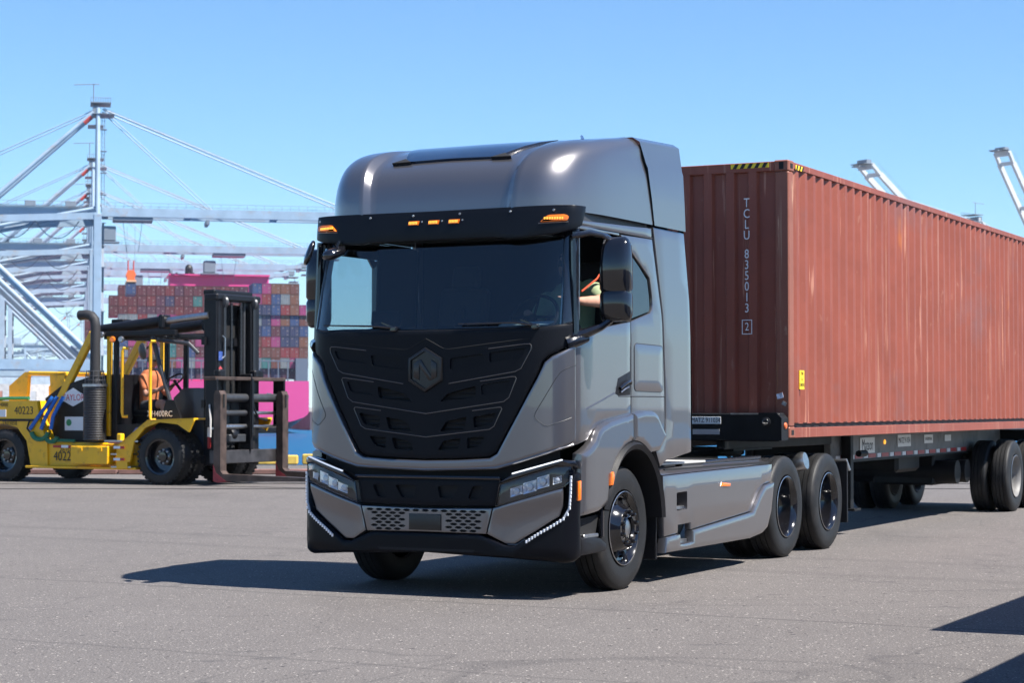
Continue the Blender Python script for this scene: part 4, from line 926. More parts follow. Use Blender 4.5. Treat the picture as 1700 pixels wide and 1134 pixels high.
# ------------------------------------------------------------ ground, quay edge, water
def ground_mat():
    m = D.materials.new('worn_asphalt'); m.use_nodes = True; nt = m.node_tree; b = nt.nodes['Principled BSDF']; L = nt.links.new
    b.inputs['Roughness'].default_value = .88; b.inputs['Specular IOR Level'].default_value = .25
    tc = nt.nodes.new('ShaderNodeTexCoord'); V = tc.outputs['Object']
    def noise(sc, det=6, rough=.6, vec=None, dist=0):
        n = nt.nodes.new('ShaderNodeTexNoise'); n.inputs['Scale'].default_value = sc; n.inputs['Detail'].default_value = det; n.inputs['Roughness'].default_value = rough; n.inputs['Distortion'].default_value = dist
        if vec:
            mp = nt.nodes.new('ShaderNodeMapping'); mp.inputs['Scale'].default_value = vec[0]; mp.inputs['Rotation'].default_value = (0, 0, vec[1]); L(V, mp.inputs[0]); L(mp.outputs[0], n.inputs['Vector'])
        else: L(V, n.inputs['Vector'])
        return n.outputs[0]
    def mix(cur, fac, col):
        mx = nt.nodes.new('ShaderNodeMix'); mx.data_type = 'RGBA'; L(fac, mx.inputs[0]); L(cur, mx.inputs[6]); mx.inputs[7].default_value = (*col, 1); return mx.outputs[2]
    base = ramp(nt, [(.22, (.080, .071, .068)), (.5, (.112, .100, .096)), (.78, (.142, .128, .122))]); L(noise(.55, 10, .68), base.inputs[0]); cur = base.outputs[0]
    g = ramp(nt, [(.3, (.032, .029, .029)), (.5, (.113, .103, .099)), (.72, (.26, .24, .228))]); L(noise(70, 3, .7), g.inputs[0])
    mx = nt.nodes.new('ShaderNodeMix'); mx.data_type = 'RGBA'; mx.inputs[0].default_value = .66; L(cur, mx.inputs[6]); L(g.outputs[0], mx.inputs[7]); cur = mx.outputs[2]
    for sc, th, col, rnd in ((60, .16, (.29, .265, .245), .91), (34, .12, (.38, .35, .32), .945), (20, .08, (.42, .385, .355), .96), (30, .14, (.035, .032, .034), .92), (11, .10, (.04, .037, .039), .965)):
        v = nt.nodes.new('ShaderNodeTexVoronoi'); v.inputs['Scale'].default_value = sc; L(V, v.inputs['Vector'])
        a = nt.nodes.new('ShaderNodeMath'); a.operation = 'LESS_THAN'; a.inputs[1].default_value = th * 2.2; L(v.outputs['Distance'], a.inputs[0])
        sp = nt.nodes.new('ShaderNodeSeparateColor'); L(v.outputs['Color'], sp.inputs[0])
        c2 = nt.nodes.new('ShaderNodeMath'); c2.operation = 'GREATER_THAN'; c2.inputs[1].default_value = rnd; L(sp.outputs[0], c2.inputs[0])
        mu = nt.nodes.new('ShaderNodeMath'); mu.operation = 'MULTIPLY'; L(a.outputs[0], mu.inputs[0]); L(c2.outputs[0], mu.inputs[1]); cur = mix(cur, mu.outputs[0], col)
    st = ramp(nt, [(.54, (0, 0, 0)), (.74, (.5, .5, .5))]); L(noise(.5, 7, .7, ((1, .35, 1), R(-20))), st.inputs[0]); cur = mix(cur, st.outputs[0], (.06, .055, .057))
    s3 = ramp(nt, [(.63, (0, 0, 0)), (.68, (.5, .5, .5))]); L(noise(2.2, 5, .6, ((.5, 1, 1), R(12))), s3.inputs[0]); cur = mix(cur, s3.outputs[0], (.06, .056, .058))
    # thin meandering cracks
    cn = noise(.16, 4, .5, None, 1.2)
    sb = nt.nodes.new('ShaderNodeMath'); sb.operation = 'SUBTRACT'; sb.inputs[1].default_value = .5; L(cn, sb.inputs[0])
    ab = nt.nodes.new('ShaderNodeMath'); ab.operation = 'ABSOLUTE'; L(sb.outputs[0], ab.inputs[0])
    cr_ = ramp(nt, [(0, (.35, .35, .35)), (.0012, (.2, .2, .2)), (.002, (0, 0, 0))]); L(ab.outputs[0], cr_.inputs[0]); cur = mix(cur, cr_.outputs[0], (.045, .042, .044))
    # long construction seams and tyre tracks
    sx = nt.nodes.new('ShaderNodeSeparateXYZ'); L(V, sx.inputs[0]); wob = noise(.4, 3, .5)
    for ang, off, wd, amt in ((62, 14.2, .035, .55), (62, 10.6, .03, .4), (64, 24.0, .04, .5), (-24, 21.4, .03, .35), (66, 8.9, .16, .22), (66, 9.35, .05, .25), (58, 17.6, .22, .2), (60, 19.6, .22, .2)):
        m1 = nt.nodes.new('ShaderNodeMath'); m1.operation = 'MULTIPLY'; m1.inputs[1].default_value = math.cos(R(ang)); L(sx.outputs[0], m1.inputs[0])
        m2 = nt.nodes.new('ShaderNodeMath'); m2.operation = 'MULTIPLY_ADD'; m2.inputs[1].default_value = math.sin(R(ang)); L(sx.outputs[1], m2.inputs[0]); L(m1.outputs[0], m2.inputs[2])
        m3 = nt.nodes.new('ShaderNodeMath'); m3.operation = 'MULTIPLY_ADD'; m3.inputs[1].default_value = .5; L(wob, m3.inputs[0]); L(m2.outputs[0], m3.inputs[2])
        m4 = nt.nodes.new('ShaderNodeMath'); m4.operation = 'SUBTRACT'; m4.inputs[1].default_value = off; L(m3.outputs[0], m4.inputs[0])
        m5 = nt.nodes.new('ShaderNodeMath'); m5.operation = 'ABSOLUTE'; L(m4.outputs[0], m5.inputs[0])
        mr = nt.nodes.new('ShaderNodeMapRange'); mr.inputs[1].default_value = wd * .4; mr.inputs[2].default_value = wd; mr.inputs[3].default_value = amt; mr.inputs[4].default_value = 0; L(m5.outputs[0], mr.inputs[0])
        cur = mix(cur, mr.outputs[0], (.05, .046, .047))
    L(cur, b.inputs['Base Color'])
    bp = nt.nodes.new('ShaderNodeBump'); bp.inputs['Strength'].default_value = .6; bp.inputs['Distance'].default_value = .012; L(noise(60, 3, .7), bp.inputs['Height']); L(bp.outputs[0], b.inputs['Normal'])
    return m
o = MB().add([(-4000, -4000, 0), (4000, -4000, 0), (4000, 53.6, 0), (-4000, 53.6, 0), (-4000, 53.6, -9), (4000, 53.6, -9)], [(0, 1, 2, 3), (3, 2, 5, 4)]).build('ground', ground_mat(), weld=False); o['kind'] = 'structure'
wm = D.materials.new('harbour_water'); wm.use_nodes = True; nt = wm.node_tree; b_ = nt.nodes['Principled BSDF']
b_.inputs['Base Color'].default_value = (.008, .075, .17, 1); b_.inputs['Roughness'].default_value = .45; b_.inputs['IOR'].default_value = 1.33; b_.inputs['Specular IOR Level'].default_value = .12
tc = nt.nodes.new('ShaderNodeTexCoord'); bp = nt.nodes.new('ShaderNodeBump'); bp.inputs['Strength'].default_value = 1.0; bp.inputs['Distance'].default_value = .5
n_ = nt.nodes.new('ShaderNodeTexNoise'); n_.inputs['Scale'].default_value = .35; n_.inputs['Detail'].default_value = 8; n_.inputs['Roughness'].default_value = .6
nt.links.new(tc.outputs['Object'], n_.inputs['Vector']); nt.links.new(n_.outputs[0], bp.inputs['Height']); nt.links.new(bp.outputs[0], b_.inputs['Normal'])
WL = -5.5
o = MB().add([(-9000, 40, WL), (9000, 40, WL), (9000, 12000, WL), (-9000, 12000, WL)], [(0, 1, 2, 3)]).build('water', wm); o['kind'] = 'structure'
# yellow bull rail along the basin edge, timber kerb, crane rail
YB = mat('faded_yellow_paint', (.52, .36, .07), rough=.75, var=.3, vscale=3, dirt=(.22, .17, .12), dscale=2.5)
RB = mat('weathered_kerb', (.16, .085, .075), rough=.85, var=.35, vscale=2, dirt=(.06, .05, .05), dscale=3)
br = thing('bull_rail', 'faded yellow block rail along the water edge behind the forklift', 'kerb', (0, 53.3, 0))
x_ = -30.0; random.seed(3)
blk = []
while x_ < 3:
    L_ = random.uniform(1.1, 1.5); h = .26 + random.uniform(-.02, .02)
    MB().box((x_ + L_ / 2, random.uniform(-.03, .03), .02 + h / 2), (L_ - .12, .3, h), (0, 0, random.uniform(-.015, .015)), bev=.03).build('block', YB if random.random() < .8 else RB, br); x_ += L_
kb = thing('timber_kerb', 'low reddish brown kerb running behind the forklift', 'kerb', (0, 46.2, 0))
x_ = -36.0
while x_ < 2:
    L_ = 3.0; MB().box((x_ + L_ / 2, 0, .06), (L_ - .03, .24, .12), bev=.02).build('timber', RB, kb); x_ += L_
for yy in (40.4, 37.9):
    o = MB().box((0, yy, .006), (120, .06, .012)).build('crane_rail', mat('rail_groove', (.05, .045, .045), rough=.6)); tag(o, 'thin dark rail set in the ground, %s of the two' % ('farther' if yy > 40 else 'nearer'), 'rail', 'rails in the apron')
# far quay under the cranes and across the basin
CONC = mat('quay_concrete', (.2, .19, .18), rough=.9, var=.2, vscale=.05)
QW = mat('quay_wall', (.10, .10, .11), rough=.9, var=.3, vscale=.1)
AX = Vector((-.213, .977, 0)).normalized(); RX = Vector((AX.y, -AX.x, 0))       # along the far quay, towards its water
Q0 = Vector((-95.4, 463, 0))
def slab(pts, name):
    n = len(pts); b = MB(); b.add([(x, y, 0) for x, y in pts] + [(x, y, -9) for x, y in pts], [list(range(n))], 0); b.f += [[i, (i + 1) % n, n + (i + 1) % n, n + i] for i in range(n)]; b.m += [1] * n
    o = b.build(name, [CONC, QW], weld=False); o['kind'] = 'structure'
e0 = Q0 + RX * 3 - AX * 12; e1 = Q0 + RX * 3 + AX * 3500
slab([(e0.x, e0.y), (e1.x, e1.y), (-2500, 3900), (-1500, 440)], 'far_quay')
slab([(-60, 600), (900, 570), (2500, 2500), (-400, 2500), (-118, 860)], 'far_terminal')

# ------------------------------------------------------------ ship-to-shore cranes
CRB = mat('crane_light_blue', (.27, .36, .45), rough=.55, var=.12, vscale=.3, dirt=(.30, .26, .24), dscale=.25)
CRW = mat('crane_white', (.46, .48, .50), rough=.5, var=.08, vscale=.3)
CRD = mat('crane_grey_fittings', (.16, .19, .23), rough=.6)
CRR = mat('crane_red_cap', (.45, .05, .04), rough=.5)
CRO = mat('spreader_orange', (.70, .13, .03), rough=.5)
def make_crane(label, up=0.0, trolley=7.0, spreader=False, CRB=CRB):
    c = thing('container_crane', label, 'crane', group='cranes along the far quay')
    def q(b, n, m=CRB, parent=None, sm=None): return b.build(n, m, parent or c, sm)
    for y in (-9, 9):
        q(MB().box((0, y, 23), (1.7, 1.5, 44), bev=.05), 'leg'); q(MB().box((-30.5, y, 22), (1.7, 1.5, 42), bev=.05), 'leg')
        q(MB().beam((-30.5, y, 11), (0, y, 11), 1.4, 2.3), 'portal_beam'); q(MB().beam((-31, y, 43.2), (0, y, 44.6), 1.2, 1.5), 'upper_beam')
        q(MB().tube([(-30, y, 41), (-.5, y, 12.5)], .68, 10), 'diagonal_brace', sm=40)
        q(MB().tube([(-30.5, y * .75, 40.3), (-.2, y * .75, 46.6)], .45, 8), 'inclined_brace', sm=40)
        q(MB().tube([(0, y * .85, 45), (0, y * .3, 70)], [.6, .5], 10), 'mast_leg', sm=40)
        q(MB().tube([(-26, y * .4, 46), (-1, y * .3, 69)], .5, 10), 'back_leg', sm=40)
        q(MB().tube([(-47, y * .35, 47), (-1, y * .25, 69.5)], .14, 6), 'backstay', sm=40)
        for k in range(4): q(MB().box((-30.5 if k % 2 else 0, y + (-3 if k < 2 else 3), 1.0), (1.2, 4.6, 1.4), bev=.1), 'bogie', CRD)
    for x in (0, -30.5):
        q(MB().beam((x, -9, 3), (x, 9, 3), 1.2, 1.8), 'sill_beam'); q(MB().beam((x, -9, 44), (x, 9, 44), 1.3, 1.8), 'cross_beam')
    q(MB().beam((0, -2.7, 62), (0, 2.7, 62), .6, .8), 'mast_tie')
    q(MB().beam((-.4, -3, 69.5), (-.4, 3, 69.5), 1.6, 2.0), 'mast_head', CRD)
    b = MB(); b.box((.6, 0, 71.2), (4.6, 7, .2)); b.box((1.2, 0, 68.6), (5, 7.5, .15)); b.box((-.5, 0, 66), (3.5, 6, .15))
    for i in range(9): b.tube([(-1.6 + .55 * i, -3.4, 71.2), (-1.6 + .55 * i, -3.4, 72.4)], .06, 4)
    for i in range(6): b.tube([(-.8 + .7 * i, 3.6, 68.6), (-.8 + .7 * i, 3.6, 69.9)], .06, 4)
    b.tube([(-1.6, -3.4, 72.3), (2.9, -3.4, 72.3)], .05, 4); b.tube([(-1, 0, 71), (-1, 0, 76)], .12, 5); b.tube([(-5.5, 0, 75.6), (.3, 0, 75.9)], .10, 4); q(b, 'mast_platform', CRD)
    q(MB().tube([(-3.2, -2.6, 66.5), (-1.6, -2.6, 68.0)], .70, 8), 'red_cap', CRR)
    for y in (-3.4, 3.4):
        q(MB().beam((-47, y, 46), (0, y, 46), 1.25, 2.0), 'girder')
    for y in (-4.6, 4.6):
        b = MB(); b.tube([(-46, y, 48.2), (-1, y, 48.2)], .045, 4); b.box((-23, y, 47.05), (46, .8, .08))
        for i in range(23): b.tube([(-46 + 2 * i, y, 47), (-46 + 2 * i, y, 48.2)], .04, 4)
        q(b, 'girder_walkway', CRD)
    b = MB()
    for dx in (.9, 1.5): b.tube([(dx, -2.9, 46), (dx, -2.9, 68)], .07, 4)
    for i in range(22): b.beam((.9, -2.9, 47 + i), (1.5, -2.9, 47 + i), .06, .06)
    for i in range(4): b.box((1.2, -2.9, 50 + 5 * i), (1.6, 1.4, .12))
    q(b, 'mast_ladder', CRD)
    for x in (1.2, -29.3):
        b = MB(); z = 3
        for i in range(8): b.beam((x, -9 + (3 if i % 2 else 0), z), (x, -9 + (0 if i % 2 else 3), z + 5), .5, .12); b.box((x, -9 + (0 if i % 2 else 3), z + 5), (1.2, 1.2, .1)); z += 5
        q(b, 'stair_tower', CRD)
    q(MB().tube([(.4, 9.9, 4), (.4, 9.9, 43)], .35, 8), 'lift_shaft', CRB)
    for i in range(3): q(MB().box((-24 + 9 * i, 0, 47.8), (2.4, 5, 1.4), bev=.1), 'electrical_box', CRD)
    q(MB().box((-39, 0, 50), (11, 8, 5.2), bev=.2), 'machinery_house')
    q(MB().box((-46.5, 0, 46), (.9, 8, 2)), 'girder_end')
    # boom, hinged at the waterside leg
    ca, sa = math.cos(up), math.sin(up)
    B = lambda x, y, z: (1 + x * ca - z * sa, y, 46 + x * sa + z * ca)
    bo_ = D.objects.new('boom', None); COL.objects.link(bo_); bo_.parent = c
    for y in (-3.4, 3.4):
        for xa, xb, h in ((0, 60, 2.0), (60, 65, 1.2)): q(MB().beam(B(xa, y, 0), B(xb, y, 0 if xb < 61 else .3), 1.25, h, up=(-sa, 0, ca)), 'boom_girder', parent=bo_)
        b = MB(); b.tube([B(1, y * 1.15, 2.2), B(64, y * 1.15, 2.2)], .045, 4)
        for i in range(33): b.tube([B(1 + 2 * i, y * 1.15, 1.0), B(1 + 2 * i, y * 1.15, 2.2)], .04, 4)
        q(b, 'handrail', CRD, bo_)
    for xx in (1, 20, 40, 60, 64.5): q(MB().beam(B(xx, -3.4, 0), B(xx, 3.4, 0), 1.0, 1.4 if xx < 64 else 2.2), 'boom_tie', parent=bo_)
    b = MB(); b.box(B(66.5, 0, -.6), (4, 7.5, .2)); b.box(B(67, 0, -2.2), (3, 4, .4)); b.box(B(66, 0, .8), (2.2, 5, 1.4)); b.tube([B(67, -3, -.5), B(67, -3, -2.2)], .12, 5); q(b, 'boom_tip_platform', CRD, bo_)
    q(MB().beam(B(24, -4.2, -1.9), B(24, 4.2, -1.9), .7, 1.0), 'boom_bracket', CRD, bo_)
    if up == 0:
        for y in (-2.6, 2.6):
            for xx, r_ in ((58, .17), (25, .12)):
                q(MB().tube([(1, y, 69.8), B(xx, y * 1.2, 1.0)], r_, 6), 'forestay')
            q(MB().tube([(1.2, y * .6, 70.2), B(57, y, 1.6)], .06, 5), 'hoist_rope', CRD)
    else:
        for y in (-2.0, 2.0):
            q(MB().tube([(1, y, 69.8), B(34, y, 1.2)], .14, 5), 'hoist_rope', CRD); q(MB().tube([(1, y, 69.2), B(46, y * 1.3, 1.2)], .10, 5), 'forestay')
    if up == 0:
        t = D.objects.new('trolley', None); COL.objects.link(t); t.parent = c
        b = MB(); b.box((trolley, 0, 44.6), (9, 7.5, .8)); b.box((trolley - 1.5, 0, 45.4), (4, 5, .5))
        for i in range(8): b.tube([(trolley - 4.4 + 1.2 * i, -3.7, 45), (trolley - 4.4 + 1.2 * i, -3.7, 46.3)], .06, 4)
        q(b, 'trolley_frame', CRD, t)
        q(MB().box((trolley - 5.5, -1.5, 41.2), (3.4, 2.8, 3.4), bev=.2), 'operator_cabin', CRD, t)
        q(MB().box((trolley - 5.5, -1.5, 39.2), (5, 3.6, .3)), 'cabin_platform', CRD, t)
        for k in range(3): q(MB().tube([(-34 + 10 * k + 10 * i / 8, 4.6, 44.6 - 4.2 * (1 - ((i - 4) / 4) ** 2)) for i in range(9)], .11, 5), 'festoon_cable', CRD)
        if spreader:
            for dx in (-2.2, 2.2): q(MB().tube([(trolley + dx, 0, 44.4), (trolley + dx * .6, 0, 37.2)], .06, 4), 'hoist_rope', CRD, t)
    return c
def set_crane(c, p, rz): c.location = p; c.rotation_euler = (0, 0, rz)
def copy_tree(o, parent=None):
    k = o.copy(); COL.objects.link(k); k.parent = parent
    for ch in list(o.children): copy_tree(ch, k)
    return k
RZ_Q = math.atan2(RX.y, RX.x)
ck = make_crane('nearest and tallest light blue container crane on the left', spreader=True, trolley=8); set_crane(ck, Q0, RZ_Q)
names = ['second light blue container crane from the left edge, just behind the tallest', 'third light blue container crane in the receding row', 'fourth light blue container crane, its boom end above the pink ship funnel', 'fifth light blue container crane, its boom ending behind the ship containers', 'farthest light blue container crane in the row, lowest boom']
for s_, lb in zip((106, 175, 213, 294, 390), names):
    k = copy_tree(ck); k['label'] = lb; k.location = Q0 + AX * s_
    for ch in k.children:
        if ch.name.startswith('trolley'): ch.location = (random.choice((18, -28, 30, 12)), 0, 0)
for px, Y, rz, lb in ((112, 1500, RZ_Q, 'tiny hazy crane far behind the diagonal braces, left one'), (62, 1680, RZ_Q, 'tiny hazy crane far off beside the left edge'), (135, 1620, RZ_Q, 'tiny hazy crane far behind the braces, right one')):
    k = copy_tree(ck); k['label'] = lb; k.location = ((px - 850) / 3350 * Y, Y, 0); k.rotation_euler.z = rz
kr = make_crane('white crane with half raised boom above the brown container', R(38), CRB=CRW); set_crane(kr, ((1618 - 850) / 3350 * 733, 733, 0), R(212))
kr2 = make_crane('white crane with steeply raised boom at the right edge', R(56), CRB=CRW); set_crane(kr2, ((1772 - 850) / 3350 * 800, 800, 0), R(215))

# ------------------------------------------------------------ ship
PINK = mat('magenta_hull_paint', (.55, .05, .21), rough=.45, var=.06, vscale=.05)
NAVY = mat('navy_antifouling', (.025, .03, .085), rough=.5)
SHG = mat('ship_grey', (.10, .12, .16), rough=.6)
ship = thing('cargo_ship', 'large magenta container ship seen from astern across the water', 'ship')
SR = Vector((-53.3, 530, 0)); SO = SR - RX * 25.5
SHZ = 8.2
ship.location = SO; ship.rotation_euler = (0, 0, RZ_Q)       # local x across to the right, local y forward, z up
def HP(b, n, m, parent=None, sm=None): return b.build(n, m, parent or ship, sm)
cs0 = [(25.5, SHZ), (25.5, 0.2), (25.2, -.5), (24.2, -1.3), (22, -2.1), (18, -3.0), (12, -3.7), (6, -4.1), (0, -4.2)]
def sec(y, deep, full):
    out = []
    for x, z in cs0:
        t = max(0, (SHZ - z) / (SHZ + 4.2)); out.append((x * (1 + 0 * full), y, z - deep * (t ** 1.5)))
    return out
b = MB(); secs = [sec(0, 0, 0), sec(8, 1.2, 0), sec(20, 2.8, 0), sec(45, 6, 0), sec(330, 8, 0)]
n = len(cs0); full = [[p_ for p_ in s_] + [(-x, y, z) for x, y, z in reversed(s_[:-1])] for s_ in secs]; N = 2 * n - 1
for s_ in full: b.v += s_
b.f.append(list(range(N))); b.m.append(0)
for k in range(len(full) - 1):
    for i in range(N - 1):
        low = 1 < i < N - 3
        b.f.append([k * N + i, k * N + i + 1, (k + 1) * N + i + 1, (k + 1) * N + i]); b.m.append(1 if low else 0)
    b.f.append([k * N, (k + 1) * N, (k + 1) * N + N - 1, k * N + N - 1]); b.m.append(0)
b.build('hull', [PINK, NAVY], ship, None, weld=False)
for xx, zz, w_ in ((19, 4.0, 2.4), (15, 4.6, 1.2), (-14, 4.0, 2.4), (-19, 4.6, 1.2), (4, 4.4, 2)): HP(MB().box((xx, -.05, zz), (w_, .3, .9)), 'mooring_port', SHG)
HP(MB().box((5.9, 60, 24), (28.4, 10, 30.4), bev=.2), 'engine_casing', PINK); HP(MB().box((5.9, 62, 39.3), (28.8, 16, .5)), 'casing_roof', PINK)
HP(MB().lathe([(1.15, 0), (1.15, 2.2), (1.0, 2.9), (.5, 3.4), (0, 3.5)], (-2.5, 60, 39.2), (0, 0, 1), 16), 'funnel', mat('funnel_black', (.015, .015, .02), rough=.5), None, 40)
for xx in (-6, -1.2, 1.6, 3.0, 4.6): HP(MB().lathe([(.35, 0), (.35, .9), (0, 1.2)], (xx, 60, 39.2), (0, 0, 1), 8), 'exhaust_pipe', MATS['funnel_black'])
HP(MB().box((0, 0.6, SHZ + .5), (50, .15, .12)), 'stern_rail', SHG)
for i in range(21): HP(MB().beam((-25 + 2.5 * i, .8, SHZ), (-25 + 2.5 * i, .8, SHZ + 5.2), .3, .3), 'lashing_post', SHG)
HP(MB().beam((-25, .8, SHZ + 5.3), (25, .8, SHZ + 5.3), .5, .35), 'lashing_walkway', SHG)
HP(MB().box((23.6, 2, SHZ + 3), (3.2, 4, 6)), 'stern_house', SHG)
# the stacked containers: door ends face the camera
PAL = {k: tuple(c * .62 for c in v) for k, v in {'maroon': (.17, .022, .040), 'dark red': (.24, .025, .035), 'brown': (.26, .075, .05), 'orange brown': (.34, .12, .06), 'navy': (.035, .05, .15), 'blue': (.04, .10, .28), 'magenta': (.58, .06, .25), 'grey': (.36, .40, .42), 'teal': (.05, .28, .28), 'red': (.40, .035, .04), 'plum': (.12, .03, .075)}.items()}
SCM = {}
def ship_container_mesh(colr):
    if colr in SCM: return SCM[colr]
    m = mat('stack_' + colr.replace(' ', '_'), PAL[colr], rough=.55, var=.15, vscale=.8); b = MB(); W_, H_ = 2.40, 2.76
    b.box((0, 6.1, H_ / 2), (W_, 12.19, H_))
    for x in (-.80, -.35, .35, .80): b.box((x, -.03, H_ / 2), (.09, .08, H_ - .3), None, 0, 1)
    for x in (-1.13, 0, 1.13): b.box((x, -.02, H_ / 2), (.13 if x else .05, .06, H_), None, 0, 2)
    for z in (.08, H_ - .08): b.box((0, -.02, z), (W_, .07, .16), None, 0, 2)
    for x, z in ((-.55, 2.25), (.62, 1.5), (.7, .5)): b.box((x, -.015, z), (.34, .05, .20), None, 0, 3)
    o = b.build('tmp', [m, mat('lock_bar', (.10, .075, .08), rough=.5), mat('stack_edge_' + colr.replace(' ', '_'), tuple(c * .55 for c in PAL[colr]), rough=.6), mat('stack_print', (.30, .24, .22), rough=.6)], weld=False)
    me = o.data; D.objects.remove(o); SCM[colr] = me; return me
ORD = ['first', 'second', 'third', 'fourth', 'fifth', 'sixth', 'seventh', 'eighth', 'ninth', 'tenth', 'eleventh', 'twelfth', 'thirteenth', 'fourteenth', 'fifteenth', 'sixteenth', 'seventeenth', 'eighteenth', 'nineteenth', 'twentieth']
ROWH = 2.80; STK = SHZ + .55; MS = ship.matrix_basis.copy()
MS = Matrix.Translation(SO) @ Matrix.Rotation(RZ_Q, 4, 'Z')
def ship_container(colr, col, row, ypos, bay, x):
    o = D.objects.new('stacked_container', ship_container_mesh(colr)); COL.objects.link(o)
    o.location = MS @ Vector((x, ypos, STK + ROWH * row)); o.rotation_euler = (0, 0, RZ_Q)
    tag(o, '%s ship container, %s bay, %s stack from left, %s tier from top' % (colr, bay, ORD[col], ORD[8 - row]), 'container', 'containers stacked on the ship')
rows_r = [['blue', 'magenta', 'orange brown', 'orange brown', 'brown', None], ['magenta', 'red', 'blue', 'grey', 'orange brown', None], ['navy', 'navy', 'blue', 'red', 'orange brown', 'magenta'], ['grey', 'navy', 'magenta', 'orange brown', 'blue', 'brown'],
          ['navy', 'blue', 'maroon', 'navy', 'navy', 'blue'], ['brown', 'red', 'magenta', 'navy', 'navy', 'orange brown'], ['red', 'brown', 'brown', 'red', 'red', 'brown'], ['grey', 'teal', 'brown', 'grey', 'magenta', 'orange brown'], ['navy', 'plum', 'navy', 'plum', 'plum', None]]
row4 = ['grey', 'grey', 'red', 'grey', 'magenta', 'magenta', 'red', 'blue', 'maroon', 'brown', 'navy', 'red', 'blue', 'brown']
random.seed(5)
pw = 2.46; x0 = 24.3 - pw * 5      # centre of the first of the six right hand stacks
for c_ in range(20):
    x = x0 + pw * (c_ - 14)
    for r_ in range(9):            # r_ counted from the top
        if c_ >= 14:
            cl = rows_r[r_][c_ - 14]
        else:
            if r_ < 3: continue
            cl = row4[c_] if r_ == 3 else random.choice(['brown', 'red', 'maroon', 'magenta', 'blue', 'grey', 'navy', 'orange brown', 'brown', 'teal'] if r_ < 8 else ['navy', 'plum'])
        if cl: ship_container(cl, c_, 8 - r_, 2.0 if c_ < 14 or r_ > 2 else 1.6, 'near', x)
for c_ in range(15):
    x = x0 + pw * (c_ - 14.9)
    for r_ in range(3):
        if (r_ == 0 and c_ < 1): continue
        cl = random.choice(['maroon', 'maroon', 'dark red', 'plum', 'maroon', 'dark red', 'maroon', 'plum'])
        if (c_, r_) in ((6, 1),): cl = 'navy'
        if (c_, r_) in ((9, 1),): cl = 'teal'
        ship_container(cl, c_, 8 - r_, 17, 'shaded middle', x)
for c_, tp in ((0, 3), (1, 2)):
    for r_ in range(tp, 5):
        o = ship_container('plum' if c_ else 'maroon', c_, 8 - r_, 34, 'farthest', x0 + pw * (c_ - 17.4))
# the blue container hanging from the crane and its orange spreader
hb = tag(D.objects.new('stacked_container', ship_container_mesh('blue')), 'blue container hanging from the orange spreader above the stacks', 'container'); COL.objects.link(hb)
PX = lambda px, py, Y: Vector(((px - 850) / 3350 * Y, Y, 1.55 + (675 - py) / 3350 * Y))
hp_ = PX(217, 488, 520); hb.location = hp_; hb.rotation_euler = (0, 0, RZ_Q)
sp = thing('crane_spreader', 'orange lifting spreader hanging over the ship holding a blue container', 'spreader', hp_ + Vector((0, 0, 2.8)), RZ_Q)
MB().box((0, 6, .5), (2.6, 12, .5), bev=.1).build('frame', mat('spreader_tan', (.5, .28, .16), rough=.6), sp)
MB().prism([(-1.2, .8), (1.2, .8), (.9, 1.6), (1.3, 2.4), (.8, 3.6), (-.8, 3.6), (-1.3, 2.4), (-.9, 1.6)], lambda a, c_, t: (a, 3 + t, c_), 0, 5).build('headblock', CRO, sp)
for dx in (-.7, .7): MB().tube([(dx, 5, 3.6), (dx, 5, 6.2)], .18, 5).build('sheave', CRR, sp)
for dx in (-1.0, 1.0): MB().tube([(dx, 5, 6), (dx, 5, 15.0)], .05, 4).build('rope', CRD, sp)
# stacks and sheds on the far quay behind the forklift
PALE = {'pale blue': (.40, .50, .60), 'white': (.62, .62, .62), 'pale grey': (.45, .47, .50), 'rust': (.36, .16, .12)}  # pale tints put the distance haze into the container colours
for k_, v_ in PALE.items(): PAL[k_] = v_
random.seed(9); num = 0
for px, Y, hgt in ((-8, 600, 4), (22, 640, 3), (48, 610, 5), (78, 660, 3), (104, 620, 4), (128, 650, 2), (4, 520, 2), (60, 530, 2), (98, 540, 1)):
    for h in range(hgt):
        cl = random.choice(list(PALE)); o = D.objects.new('yard_container', ship_container_mesh(cl)); COL.objects.link(o)
        o.location = ((px - 850) / 3350 * Y, Y, 2.78 * h + .02); o.rotation_euler = (0, 0, RZ_Q + (1.57 if px % 4 == 0 else 0))
        tag(o, '%s container on far quay, %s from ground in %s stack behind forklift' % (cl, ORD[h], ORD[num]), 'container', 'containers on the far quay')
    num += 1
# ------------------------------------------------------------ forklift
FY = mat('forklift_yellow', (.80, .43, .004), rough=.45, coat=.1, var=.08, vscale=3, dirt=(.42, .21, .015), dscale=5)
FB = mat('forklift_black', (.006, .006, .008), rough=.42, spec=.3, var=.3, vscale=5)
FS = mat('worn_fork_steel', (.10, .068, .055), rough=.48, metal=.6, var=.4, vscale=5, dirt=(.07, .04, .03), dscale=4)
FG = mat('grey_fittings', (.05, .052, .058), rough=.42, metal=.4, var=.2, vscale=8)
FRED = mat('fork_heel_red', (.28, .03, .035), rough=.6, var=.3, vscale=8)
ORD_S = mat('orange_shirt', (.42, .13, .05), rough=.9, var=.15, vscale=12)
fk = thing('forklift', 'yellow and black heavy forklift with raised mast frame in front of the magenta ship', 'forklift', (-6.315, 40.876, 0), R(-28))
def K(mb, name, m, smooth=35, parent=None): return mb.build(name, m, parent or fk, smooth)
XZ = lambda y0: (lambda a, c, t: (a, y0 + t, c))
